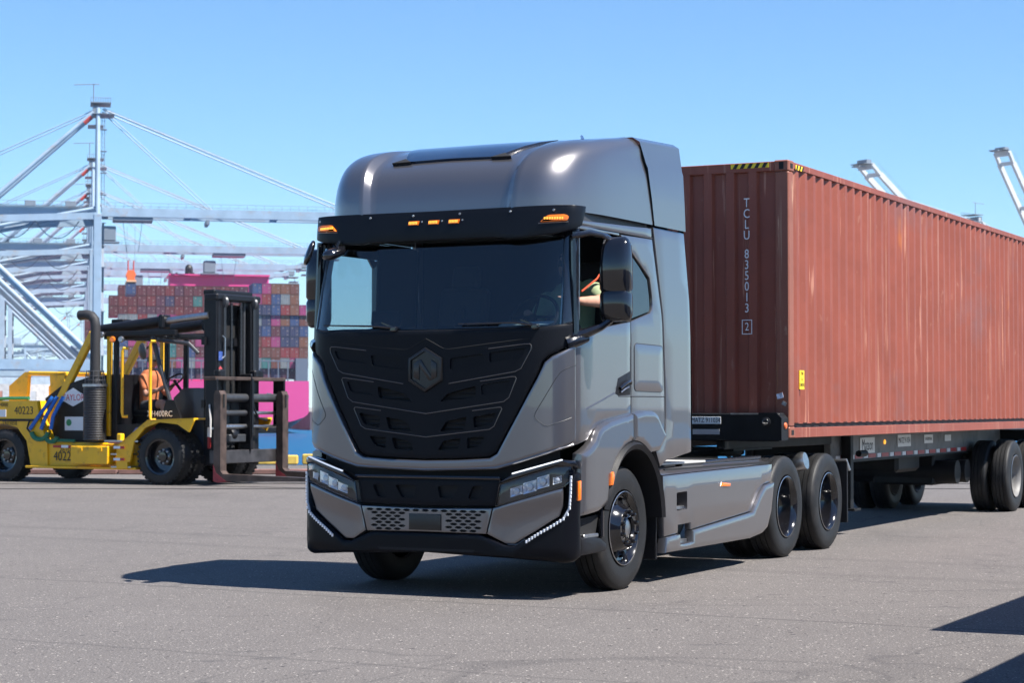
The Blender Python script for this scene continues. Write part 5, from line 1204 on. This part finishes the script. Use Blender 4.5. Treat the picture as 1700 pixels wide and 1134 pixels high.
# chassis
K(MB().box((-2.1, 0, .57), (2.75, 2.2, .50), bev=.03), 'chassis', FY)
K(MB().box((-2.05, -1.16, .315), (2.85, .2, .05), bev=.01), 'sill', FY)
cw = [(-5.6, .95), (-5.6, 1.55), (-5.4, 1.67), (-3.28, 1.67), (-3.2, 1.25), (-3.0, .82), (-2.98, .30), (-3.42, .30), (-3.55, .85), (-3.8, 1.12), (-4.2, 1.2), (-4.6, 1.12), (-4.9, .95)]
CWT = K(MB().prism(cw, XZ(-1.14), 0, 2.28), 'counterweight', FY, None)
K(MB().box((-4.4, -1.146, 1.27), (2.2, .02, .05)), 'counterweight_seam', FB, parent=CWT)
for y in (-.62, .62):
    K(MB().prism([(-4.45, 1.66), (-4.45, 1.98), (-4.02, 2.27), (-3.9, 2.27), (-3.94, 2.18), (-3.98, 1.66)], XZ(y - .05), 0, .1), 'guard_plate', FY, None)
    K(MB().beam((-3.95, y, 2.24), (-2.9, y, 2.22), .1, .09, bev=.02), 'guard_rail', FY)
    K(MB().prism([(-3.35, 2.18), (-2.95, 2.26), (-3.0, 1.6), (-3.3, 1.4)], XZ(y - .05), 0, .1), 'guard_plate', FY, None)
    K(MB().beam((-3.46, y * 1.32, .86), (-2.08, y * 1.32, 3.05), .12, .15, bev=.01), 'diagonal_brace', FY)
# engine hood
HD = K(MB().prism([(-3.3, .82), (-3.3, 1.72), (-2.9, 1.96), (-2.2, 2.14), (-1.6, 2.2), (-1.45, 2.2), (-1.45, .82)], XZ(-.86), 0, 1.72), 'engine_hood', FB, None)
K(MB().box((-2.4, -.865, 1.42), (1.7, .02, .02)), 'hood_seam', VOIDM, parent=HD)
K(MB().tube([(-2.22, -.87, 1.9), (-2.24, -.9, 1.86), (-2.24, -.9, 1.42), (-2.2, -.87, 1.38)], .014, 6), 'hood_handle', CHROME, parent=HD)
WD = mat('decal_white', (.75, .75, .76), rough=.4); RDT = mat('decal_red', (.55, .02, .03), rough=.4)
lg = K(MB().prism([(-2.90, 1.76), (-2.56, 1.93), (-2.22, 1.76), (-2.22, 1.70), (-2.56, 1.55), (-2.90, 1.70)], XZ(-.866), 0, -.004), 'maker_plate', WD, None, HD)
text_part('plate_text', 'TAYLOR', .185, RDT, lg, frame_mat((-2.55, -.872, 1.73), (1, 0, 0), (0, 0, 1)), .0005, sx=.82)
K(MB().box((-2.52, -.868, 1.20), (.5, .006, .28)), 'maintenance_sign', WD, parent=HD)
K(MB().lathe([(.07, 0), (.07, .004)], (-2.66, -.872, 1.22), (0, -1, 0), 12), 'green_mark', mat('green_mark', (.03, .25, .10), rough=.5), parent=HD)
# exhaust
mu = K(MB().lathe([(.20, 0), (.235, .02)] + [(.235 - (.008 if i % 2 else 0), .03 + .025 * i) for i in range(42)] + [(.235, 1.09), (.20, 1.12)], (-1.78, -1.12, .86), (0, 0, 1), 24), 'muffler', mat('muffler_black', (.012, .012, .014), rough=.45))
K(MB().lathe([(.25, 0), (.25, .05)], (-1.78, -1.12, 1.95), (0, 0, 1), 24), 'muffler_band', STEEL, parent=mu)
b = MB()
for i in range(12):
    a = 2 * math.pi * i / 12; b.tube([(-1.78 + .21 * math.cos(a), -1.12 + .21 * math.sin(a), 2.0), (-1.78 + .17 * math.cos(a), -1.12 + .17 * math.sin(a), 2.28)], .008, 4)
for z, r_ in ((2.08, .205), (2.16, .19), (2.26, .175)): b.tube([(-1.78 + r_ * math.cos(2 * math.pi * i / 16), -1.12 + r_ * math.sin(2 * math.pi * i / 16), z) for i in range(16)], .007, 4, closed=True)
K(b, 'heat_guard', FG, parent=mu)
K(MB().tube([(-1.78, -1.12, 1.95), (-1.78, -1.12, 2.8), (-1.78, -1.12, 3.18), (-1.80, -1.12, 3.30), (-1.88, -1.12, 3.38), (-2.0, -1.12, 3.41), (-2.18, -1.12, 3.40)], [.11, .10, .10, .10, .10, .10, .105], 14), 'exhaust_stack', mat('exhaust_pipe_grey', (.03, .03, .033), rough=.6, spec=.3))
K(MB().box((-1.9, -1.0, 3.05), (.08, .12, .2), bev=.01), 'stack_clamp', FB)
# cab
for x, y in ((-1.42, -.9), (-1.42, .75), (-.35, .75), (.25, .75), (-.95, .78)): K(MB().box((x, y, 2.0), (.10, .08, 2.0), bev=.01), 'cab_post', FB)
K(MB().box((-1.62, -.86, 2.0), (.09, .10, 2.1), bev=.01), 'rear_cab_post', FY); K(MB().box((-1.62, .86, 2.0), (.09, .10, 2.1), bev=.01), 'rear_cab_post', FY)
K(MB().tube([(-.52, -.88, 2.95), (-.35, -.88, 2.4), (-.05, -.86, 1.55), (.05, -.84, 1.1)], .045, 8), 'windscreen_post', FG)
K(MB().tube([(-.42, -.85, 2.88), (.35, -.85, 2.80), (.55, -.8, 2.6)], .04, 8), 'front_guard_rail', FG); K(MB().tube([(-.42, .8, 2.88), (.35, .8, 2.80), (.55, .78, 2.6)], .04, 8), 'front_guard_rail', FG)
for x in (-1.7, -.08): K(MB().box((x, 0, 2.96), (.1, 1.8, .1), bev=.01), 'roof_crossbar', FB)
for y in (-.6, -.3, 0, .3, .6): K(MB().box((-.9, y, 2.96), (1.6, .04, .06)), 'roof_bar', FB)
K(MB().box((-.9, -.92, 3.02), (2.0, .1, .10), bev=.01), 'roof_beam', FB); K(MB().box((-.9, .92, 3.02), (2.0, .1, .10), bev=.01), 'roof_beam', FB)
for x, z0, z1, y in ((-1.20, 1.35, 2.72, -.98), (-.48, 1.28, 2.85, -1.0), (-.5, 1.4, 2.7, .95)):
    K(MB().tube([(x + .10, y + .06, z0), (x + .02, y, z0), (x, y, z0 + .08), (x, y, z1 - .06), (x + .03, y, z1), (x + .10, y + .06, z1)], .032, 8), 'grab_rail', FY)
sp_ = K(MB().prism([(-1.45, .85), (-1.45, 1.18), (-.3, 1.22), (-.15, 1.68), (.05, 1.68), (.35, 1.0), (.35, .85)], XZ(-.92), 0, .06), 'cab_side_panel', FB, None)
text_part('model_text', 'XH400RC', .165, WD, sp_, frame_mat((-.30, -.925, 1.40), (1, 0, 0), (0, 0, 1)), .001, sx=.9, align='CENTER')
K(MB().prism([(-1.0, 1.0), (-.9, 1.12), (-.45, 1.18), (-.35, 1.02), (-.6, .9), (-.95, .9)], XZ(-.924), 0, -.003), 'flag_decal', mat('flag_blue', (.06, .12, .40), rough=.5), None, sp_)
K(MB().prism([(-.62, 1.02), (-.62, 1.12), (-.42, 1.15), (-.36, 1.04)], XZ(-.928), 0, -.003), 'flag_decal', mat('flag_red', (.45, .06, .08), rough=.5), None, sp_)
K(MB().box((-.7, 0, .88), (1.6, 1.8, .12)), 'cab_floor', FB)
K(MB().prism([(-.1, 1.0), (-.25, 1.72), (.0, 1.92), (.40, 1.92), (.75, 1.72), (.80, 1.0)], XZ(-.55), 0, 1.1), 'dashboard', mat('dash_blue_black', (.012, .016, .028), rough=.32), None)
b = MB(); b.box((-1.25, 0, 1.42), (.55, .6, .14), bev=.04); b.box((-1.52, 0, 1.8), (.12, .56, .7), (0, -.1, 0), bev=.04); b.box((-1.25, 0, 1.15), (.4, .4, .4)); K(b, 'seat', FB)
b = MB(); cs = Vector((-.62, -.05, 2.08)); ax = Vector((-.62, 0, .78)).normalized(); x_, y_ = vperp(ax)
b.tube([cs + (x_ * math.cos(2 * math.pi * i / 20) + y_ * math.sin(2 * math.pi * i / 20)) * .21 for i in range(20)], .018, 6, closed=True); b.tube([cs + x_ * .2, cs - x_ * .2], .013, 5); b.tube([cs, cs + Vector((.3, 0, -.35))], .03, 6); K(b, 'steering_wheel', FB)
bc = K(MB().lathe([(.06, 0), (.06, .1)], (-1.0, -.6, 3.06), (0, 0, 1), 10), 'beacon', FG); K(MB().lathe([(.075, .1), (.075, .2), (.05, .26), (0, .27)], (-1.0, -.6, 3.06), (0, 0, 1), 14), 'beacon_lens', AMBER, parent=bc)
K(MB().box((-1.62, -.5, 3.2), (.32, .28, .26), bev=.02), 'work_lamp', FB)
mr_ = K(MB().lathe([(0, 0), (.16, .02), (.17, .05), (.12, .09), (0, .11)], (-.62, -1.0, 2.66), (-.5, -.8, -.1), 18), 'mirror', FG); K(MB().tube([(-.62, -.96, 2.7), (-.45, -.9, 2.85), (-.2, -.85, 2.95)], .02, 6), 'mirror_stalk', FG, parent=mr_)
for i, (x, y) in enumerate(((-1.72, -.98), (-1.72, -1.0), (-1.2, -1.0))): K(MB().lathe([(.05, 0), (.065, .04), (.05, .08)], (x + (.3 * (i == 1)), y, 2.90 + .1 * (i == 0)), (.3, -1, 0), 10), 'work_light', STEEL if i != 1 else AMBER)
for y in (-.72, .72):
    tc_ = K(MB().tube([(-2.0, y, 3.10), (-.35, y, 3.26)], .115, 14), 'tilt_cylinder', FB); K(MB().tube([(-.45, y, 3.25), (.75, y, 3.36)], .07, 10), 'tilt_rod', STEEL, parent=tc_)
    K(MB().box((-.35, y, 3.25), (.14, .28, .28), bev=.03), 'cylinder_gland', FB, parent=tc_)
# fenders, steps, tool box
for sg in (-1, 1):
    b = MB(); b.prism([(-1.05, .66), (-1.0, .78), (-.28, 1.27), (.84, 1.31), (.84, 1.27), (.72, 1.05), (.45, 1.2), (.0, 1.24), (-.35, 1.13), (-.62, .85), (-.72, .45), (-.80, .45)], XZ(sg * 1.33), 0, -sg * .05)
    K(b, 'fender_side', FY, None)
    for p_, q_ in (((-1.0, .78), (-.28, 1.27)), ((-.28, 1.27), (.84, 1.31))): K(MB().beam((p_[0], sg * 1.0, p_[1]), (q_[0], sg * 1.0, q_[1]), .66, .03), 'fender_top', FY)
K(MB().prism([(-1.05, .32), (-1.05, .70), (-.78, .45), (-.78, .32)], XZ(-1.33), 0, .1), 'fender_front', FY, None)
tb = K(MB().box((-1.72, -1.24, .575), (.95, .26, .36), bev=.012), 'tool_box', FY)
for x in (-1.95, -1.45): K(MB().box((x, -1.375, .69), (.12, .02, .07), bev=.004), 'latch', FY, parent=tb)
for z in (.345, .60, .86): K(MB().box((-.95, -1.22, z), (.50 if z < .7 else .85, .2, .03)), 'step_tread', STEEL)
K(MB().box((-1.12, -1.12, .93), (.12, .12, .16), bev=.02), 'valve_block', FY)
sd = K(MB().box((-2.55, -1.115, .735), (.62, .012, .05)), 'reflective_strip', R2); K(MB().box((-2.55, -1.122, .735), (.18, .012, .052)), 'reflective_patch', WD, parent=sd)
for z, x in ((.735, -.98), (.50, -.98)):
    sd = K(MB().box((x, -1.345, z), (.26, .012, .05)), 'reflective_strip', WD); K(MB().box((x + .09, -1.352, z), (.10, .012, .052)), 'reflective_patch', R2, parent=sd)
K(MB().box((-1.2, -1.122, .83), (.45, .012, .05)), 'warning_label', mat('label_pink', (.55, .25, .25), rough=.5))
BT = mat('stencil_black', (.015, .015, .015), rough=.6)
text_part('fleet_number', '4022', .27, BT, fk, frame_mat((-2.62, -1.118, .53), (1, 0, 0), (0, 0, 1)), .001, sx=.85)
text_part('capacity_text', '20-TON', .12, BT, fk, frame_mat((-2.50, -1.118, .672), (1, 0, 0), (0, 0, 1)), .001, sx=.9)
text_part('fleet_number', '40223', .23, BT, CWT, frame_mat((-3.62, -1.145, 1.46), (1, 0, 0), (0, 0, 1)), .001, sx=.9)
text_part('stencil_text', 'CAP 40000', .11, BT, CWT, frame_mat((-4.25, -1.145, 1.585), (1, 0, 0), (0, 0, 1)), .001, sx=.8)
K(MB().box((-4.35, -1.147, 1.41), (.5, .01, .15)), 'counterweight_label', WD, parent=CWT)
text_part('stencil_text', 'TR03858', .12, BT, CWT, frame_mat((-4.0, -1.145, 1.2), (1, 0, 0), (0, 0, 1)), .001, sx=.9)
# wheels
def fwheel(c, r, wd, sg, name='wheel'):
    h = thing_part(name, fk); ax = (0, sg, 0); e = wd / 2; rr = r * .60
    MB().lathe([(rr, -e * .8), (rr + .03, -e), (r - .10, -e), (r - .03, -e * .9), (r, -e * .7), (r, e * .7), (r - .03, e * .9), (r - .10, e), (rr + .03, e), (rr, e * .8)], c, ax, 44, capa=False, capb=False).build('tyre', RUBBER, h, 40)
    b = MB()
    for i in range(36):
        a = 2 * math.pi * i / 36
        for s2 in (-1, 1): b.box(Vector(c) + Vector((math.cos(a) * (r - .012), s2 * e * .72, math.sin(a) * (r - .012))), (.05, wd * .2, .035), (0, -a + math.pi / 2, 0))
    b.build('tread_blocks', RUBBER, h, kind='stuff')
    MB().lathe([(rr, -e * .7), (rr - .02, e * .6), (rr + .01, e * .9), (rr + .02, e * .96), (rr - .015, e * .9), (rr - .045, e * .5), (rr - .06, -e * .1), (rr * .5, -e * .2), (rr * .48, e * .15), (rr * .30, e * .25), (rr * .28, e * .5), (0, e * .52)], c, ax, 32, capa=False).build('rim', GLOSSB, h, 40)
    b = MB()
    for i in range(8):
        a = 2 * math.pi * i / 8; b.lathe([(.02, 0), (.02, .03), (0, .035)], Vector(c) + Vector((math.cos(a) * rr * .4, sg * e * .2, math.sin(a) * rr * .4)), ax, 6)
    b.build('wheel_nuts', STEEL, h, kind='stuff')
for sg in (-1, 1):
    fwheel((0, sg * 1.13, .56), .56, .36, sg); fwheel((0, sg * .70, .56), .56, .36, -sg)
    fwheel((-4.12, sg * 1.0, .54), .54, .36, sg)
K(MB().box((-4.1, 0, .6), (.3, 1.7, .3)), 'steer_axle', FB); K(MB().box((0, 0, .56), (.4, 1.3, .4), bev=.05), 'drive_axle', FB)
# mast
ms = thing_part('mast', fk)
for sg in (-1, 1):
    K(MB().box((.78, sg * .70, 2.08), (.30, .07, 3.4), bev=.01), 'outer_channel', FB, parent=ms)
    K(MB().box((.92, sg * .62, 2.08), (.05, .14, 3.4), bev=.008), 'channel_flange', FB, parent=ms)
    K(MB().box((.85, sg * .50, 2.12), (.26, .09, 3.3), bev=.01), 'inner_channel', mat('mast_dark_steel', (.03, .03, .032), rough=.35, metal=.5), parent=ms)
    K(MB().tube([(.74, sg * .37, .5), (.74, sg * .37, 3.5)], .075, 10), 'lift_cylinder', FB, parent=ms)
    K(MB().tube([(.80, sg * .37, 2.2), (.80, sg * .37, 3.7)], .04, 8), 'lift_rod', FG, parent=ms)
for y in (-.16, .16):
    b = MB()
    for i in range(62): b.box((.88, y, .9 + .045 * i), (.03, .07 if i % 2 else .05, .034))
    K(b, 'lift_chain', MATS['mast_dark_steel'], parent=ms)
K(MB().box((.62, 0, 2.1), (.04, 1.0, 3.0)), 'mast_dark_back', VOIDM, parent=ms)  # black sheet added so the mast interior reads dark
K(MB().box((.80, 0, 3.72), (.34, 1.50, .14), bev=.03), 'crosshead', FB, parent=ms); K(MB().box((.72, -.05, 3.82), (.30, 1.3, .10), bev=.03), 'crosshead_cap', FB, parent=ms)
for z in (.5, 1.6, 2.85): K(MB().box((.66, 0, z), (.08, 1.6, .16)), 'mast_crossbar', FB, parent=ms)
for sg in (-1, 1): K(MB().lathe([(.12, -.05), (.14, -.04), (.12, 0), (.14, .04), (.12, .05)], (.9, sg * .5, 3.62), (0, 1, 0), 18), 'hose_sheave', FG, parent=ms)
for y in (-.55, -.45, .42): K(MB().tube([(.93, y, .9), (.95, y, 2.0), (.94, y, 3.5), (.92, y, 3.68)], .016, 6), 'hose', PLAST, parent=ms)
b = MB(); b.tube([(1.0, -.62, 2.95), (1.02, -.56, 2.9), (1.02, -.56, 2.55), (1.0, -.62, 2.5)], .016, 5); K(b, 'mast_grab_handle', STEEL, parent=ms)
st_ = K(MB().box((.78, -.742, 1.28), (.07, .012, 1.12)), 'reflective_strip', R2, parent=ms)
for z in (1.66, 1.10): K(MB().box((.78, -.750, z), (.072, .012, .30)), 'reflective_patch', WD, parent=st_)
K(MB().box((.96, -.62, 2.55), (.01, .14, .18)), 'mast_label', mat('mast_label', (.04, .08, .28), rough=.4), parent=ms); K(MB().prism([(-.68, 2.30), (-.62, 2.35), (-.56, 2.30), (-.62, 2.25)], lambda a, c, t: (.952 + t, a, c), 0, .006), 'maker_badge', mat('badge_red', (.4, .06, .07), rough=.4), None, ms)
K(MB().prism([(.3, .9), (.3, 1.9), (.55, 1.9), (.68, 1.2), (.66, .6)], XZ(-.62), 0, .06), 'mast_bracket', mat('bracket_blue_black', (.02, .03, .055), rough=.3), None)
# carriage and forks
cg = thing_part('carriage', fk)
K(MB().box((1.12, 0, 2.10), (.30, 2.4, .07), bev=.01), 'top_bar', FS, parent=cg)
for y in (-1.15, .0, 1.15): K(MB().box((1.14, y, 1.62 if y else 1.45), (.28, .06, .95 if y else 1.5), bev=.02), 'side_plate', FB, parent=cg)
K(MB().prism([(1.05, 2.1), (1.3, 2.1), (1.3, 1.0), (1.22, .55), (1.16, .55), (1.05, 1.0)], XZ(-.02), 0, .05), 'centre_plate', FB, None, cg)
for z, r_ in ((1.72, .085), (1.42, .055), (1.15, .05)): K(MB().tube([(1.14, -1.15, z), (1.14, .0, z)], r_, 12), 'shaft', FG if z > 1.3 else STEEL, parent=cg); K(MB().tube([(1.14, .0, z), (1.14, 1.15, z)], r_ if z > 1.6 else r_ * .6, 12), 'shaft', FG if z > 1.6 else STEEL, parent=cg)
K(MB().box((1.14, 0, .56), (.18, 2.2, .26), bev=.012), 'bottom_bar', mat('bare_bar', (.06, .055, .058), rough=.4, metal=.5, var=.4, vscale=4), parent=cg)
K(MB().box((1.10, -.35, .92), (.2, .55, .16), bev=.02), 'positioner_block', FG, parent=cg)
K(MB().lathe([(.10, 0), (.12, .04), (.12, .12), (.10, .16)], (1.12, -.55, 1.0), (0, 1, 0), 14), 'roller', FB, parent=cg)
for y in (-.85, .35, .45): K(MB().box((1.1, y, 2.2), (.16, .2, .16), bev=.03), 'top_roller', FB, parent=cg)
K(MB().tube([(1.2, .1, 1.75), (1.22, .16, 1.5), (1.22, .3, 1.32), (1.22, .6, 1.27)], .02, 6), 'hose', PLAST, parent=cg)
for y in (-1.12, 1.0):
    f = thing_part('fork', fk)
    K(MB().prism([(1.24, .12), (1.24, 1.78), (1.28, 1.86), (1.36, 1.86), (1.40, 1.78), (1.40, .30), (1.46, .24), (3.6, .19), (3.85, .15), (3.85, .13), (1.5, .10), (1.34, .08)], XZ(y - .10), 0, .20), 'fork_blade', FS, None, f)
    K(MB().prism([(1.232, .10), (1.232, .42), (1.30, .26), (1.55, .095), (1.34, .07)], XZ(y - .104), 0, .208), 'fork_heel', FRED, None, f)
    K(MB().box((1.32, y, 1.66), (.19, .05, .26)), 'fork_slot', VOIDM, parent=f)
# straps slung over the frame
BL = mat('blue_strap', (.01, .11, .40), rough=.6); GR = mat('green_strap', (.01, .14, .07), rough=.6)
for i, (x0_, x1_, m_) in enumerate(((-2.98, -3.42, BL), (-2.86, -3.12, BL), (-2.70, -2.86, BL))):
    pts = [(x0_, -1.0, 1.75), ((x0_ + x1_) / 2 - .02 * i, -1.17, 1.35), (x1_, -1.19, 1.08)]
    pp = [Vector(pts[0]).lerp(Vector(pts[1]), t) if t <= 1 else Vector(pts[1]).lerp(Vector(pts[2]), t - 1) for t in (0, .5, 1, 1.5, 2)]
    b = MB()
    for a, c in zip(pp, pp[1:]): b.beam(a, c, .03, .075, up=(1, .1, 0))
    K(b, 'strap', m_, None)
for c_, r_ in (((-3.15, -1.19, 1.05), .22), ((-2.85, -1.18, .95), .15)): K(MB().tube([(c_[0] + r_ * math.cos(R(190 + 16 * i)), c_[1], c_[2] + .8 * r_ * math.sin(R(190 + 16 * i))) for i in range(11)], .05, 6), 'strap_loop', GR)
K(MB().tube([(-2.9, -1.15, .84), (-2.6, -1.15, .86), (-2.3, -1.1, .85)], .035, 6), 'strap_end', GR)
K(MB().tube([(-4.6, -.9, 1.70), (-4.2, -.95, 1.72), (-3.7, -.9, 1.72)], .04, 6), 'strap_end', GR)
K(MB().tube([(-3.45, -1.17, 1.25), (-3.5, -1.18, 1.1), (-3.38, -1.18, .98), (-3.2, -1.16, .9)], .018, 5), 'hose', PLAST)
K(MB().tube([(.92, -.88, 1.66), (1.0, -.95, 1.60), (1.12, -1.2, 1.58), (1.18, -1.24, 1.3), (1.17, -1.23, .95)], .018, 5), 'tied_rope', mat('rope_white', (.55, .53, .50), rough=.8))
# operator
op = thing('person', 'forklift operator in an orange shirt, dark cap and shorts at the steering wheel', 'person', (-6.315, 40.876, 0), R(-28))
segs = [((-1.30, 0, 1.58), (-1.27, 0, 2.12), .17, .20), ((-1.27, 0, 2.22), (-1.24, 0, 2.34), .075, .07), ((-1.20, 0, 2.45), (-1.19, 0, 2.53), .10, .095), ((-1.10, 0, 2.44), (-1.085, 0, 2.44), .025, .02),
        ((-1.27, -.24, 2.12), (-1.12, -.32, 1.80), .075, .06), ((-1.12, -.32, 1.80), (-.80, -.22, 1.92), .055, .042), ((-.80, -.22, 1.92), (-.72, -.19, 1.97), .045, .04), ((-.72, -.20, 1.98), (-.66, -.16, 2.02), .02, .015), ((-.74, -.17, 2.0), (-.69, -.12, 2.04), .02, .015),
        ((-1.27, .24, 2.12), (-1.1, .3, 1.82), .075, .06), ((-1.1, .3, 1.82), (-.78, .14, 2.0), .055, .042), ((-.78, .14, 2.0), (-.70, .11, 2.03), .045, .035),
        ((-1.27, -.14, 1.56), (-.78, -.20, 1.60), .11, .085), ((-.78, -.20, 1.58), (-.62, -.20, 1.10), .08, .06), ((-.62, -.20, 1.02), (-.45, -.20, .98), .06, .045),
        ((-1.27, .14, 1.56), (-.78, .18, 1.60), .11, .085), ((-.78, .18, 1.58), (-.60, .18, 1.10), .08, .06), ((-.60, .18, 1.02), (-.43, .18, .98), .06, .045)]
link_mesh('body', body_mesh(segs, .016), SKIN, op)
cl = [((-1.31, 0, 1.56), (-1.27, 0, 2.13), .19, .215), ((-1.27, -.24, 2.13), (-1.17, -.30, 1.93), .09, .082), ((-1.27, .24, 2.13), (-1.16, .28, 1.93), .09, .082)]
link_mesh('shirt', body_mesh(cl, .016), ORD_S, op)
cl = [((-1.30, 0, 1.52), (-1.28, 0, 1.60), .185, .185), ((-1.27, -.14, 1.56), (-.98, -.18, 1.585), .125, .115), ((-1.27, .14, 1.56), (-.98, .16, 1.585), .125, .115)]
link_mesh('shorts', body_mesh(cl, .016), mat('dark_shorts', (.02, .022, .03), rough=.9), op)
K(MB().lathe([(0, .15), (.07, .14), (.108, .09), (.114, .03), (.112, .0)], (-1.20, 0, 2.47), (-.06, 0, 1), 16), 'cap', mat('dark_cap', (.012, .012, .015), rough=.8), 40, op)
K(MB().box((-1.07, 0, 2.50), (.13, .16, .018), (0, .12, 0), bev=.006), 'cap_brim', MATS['dark_cap'], None, op)
for sg in (-1, 1): K(MB().box((-.52, sg * .19, .965), (.26, .10, .09), bev=.03), 'shoe', MATS['dark_cap'], None, op)
# ------------------------------------------------------------ thin sea haze
hz = MB().box((0, 5500, 70), (21000, 13400, 180)).build('haze', mat('unused', (0, 0, 0))); hz.data.materials.clear(); hz['kind'] = 'stuff'
hm = D.materials.new('haze_air'); hm.use_nodes = True; nt = hm.node_tree; nt.nodes.clear()
ho = nt.nodes.new('ShaderNodeOutputMaterial'); pv = nt.nodes.new('ShaderNodeVolumePrincipled'); pv.inputs['Density'].default_value = 0.00007; pv.inputs['Color'].default_value = (.80, .90, 1, 1)
nt.links.new(pv.outputs[0], ho.inputs['Volume']); hz.data.materials.append(hm)
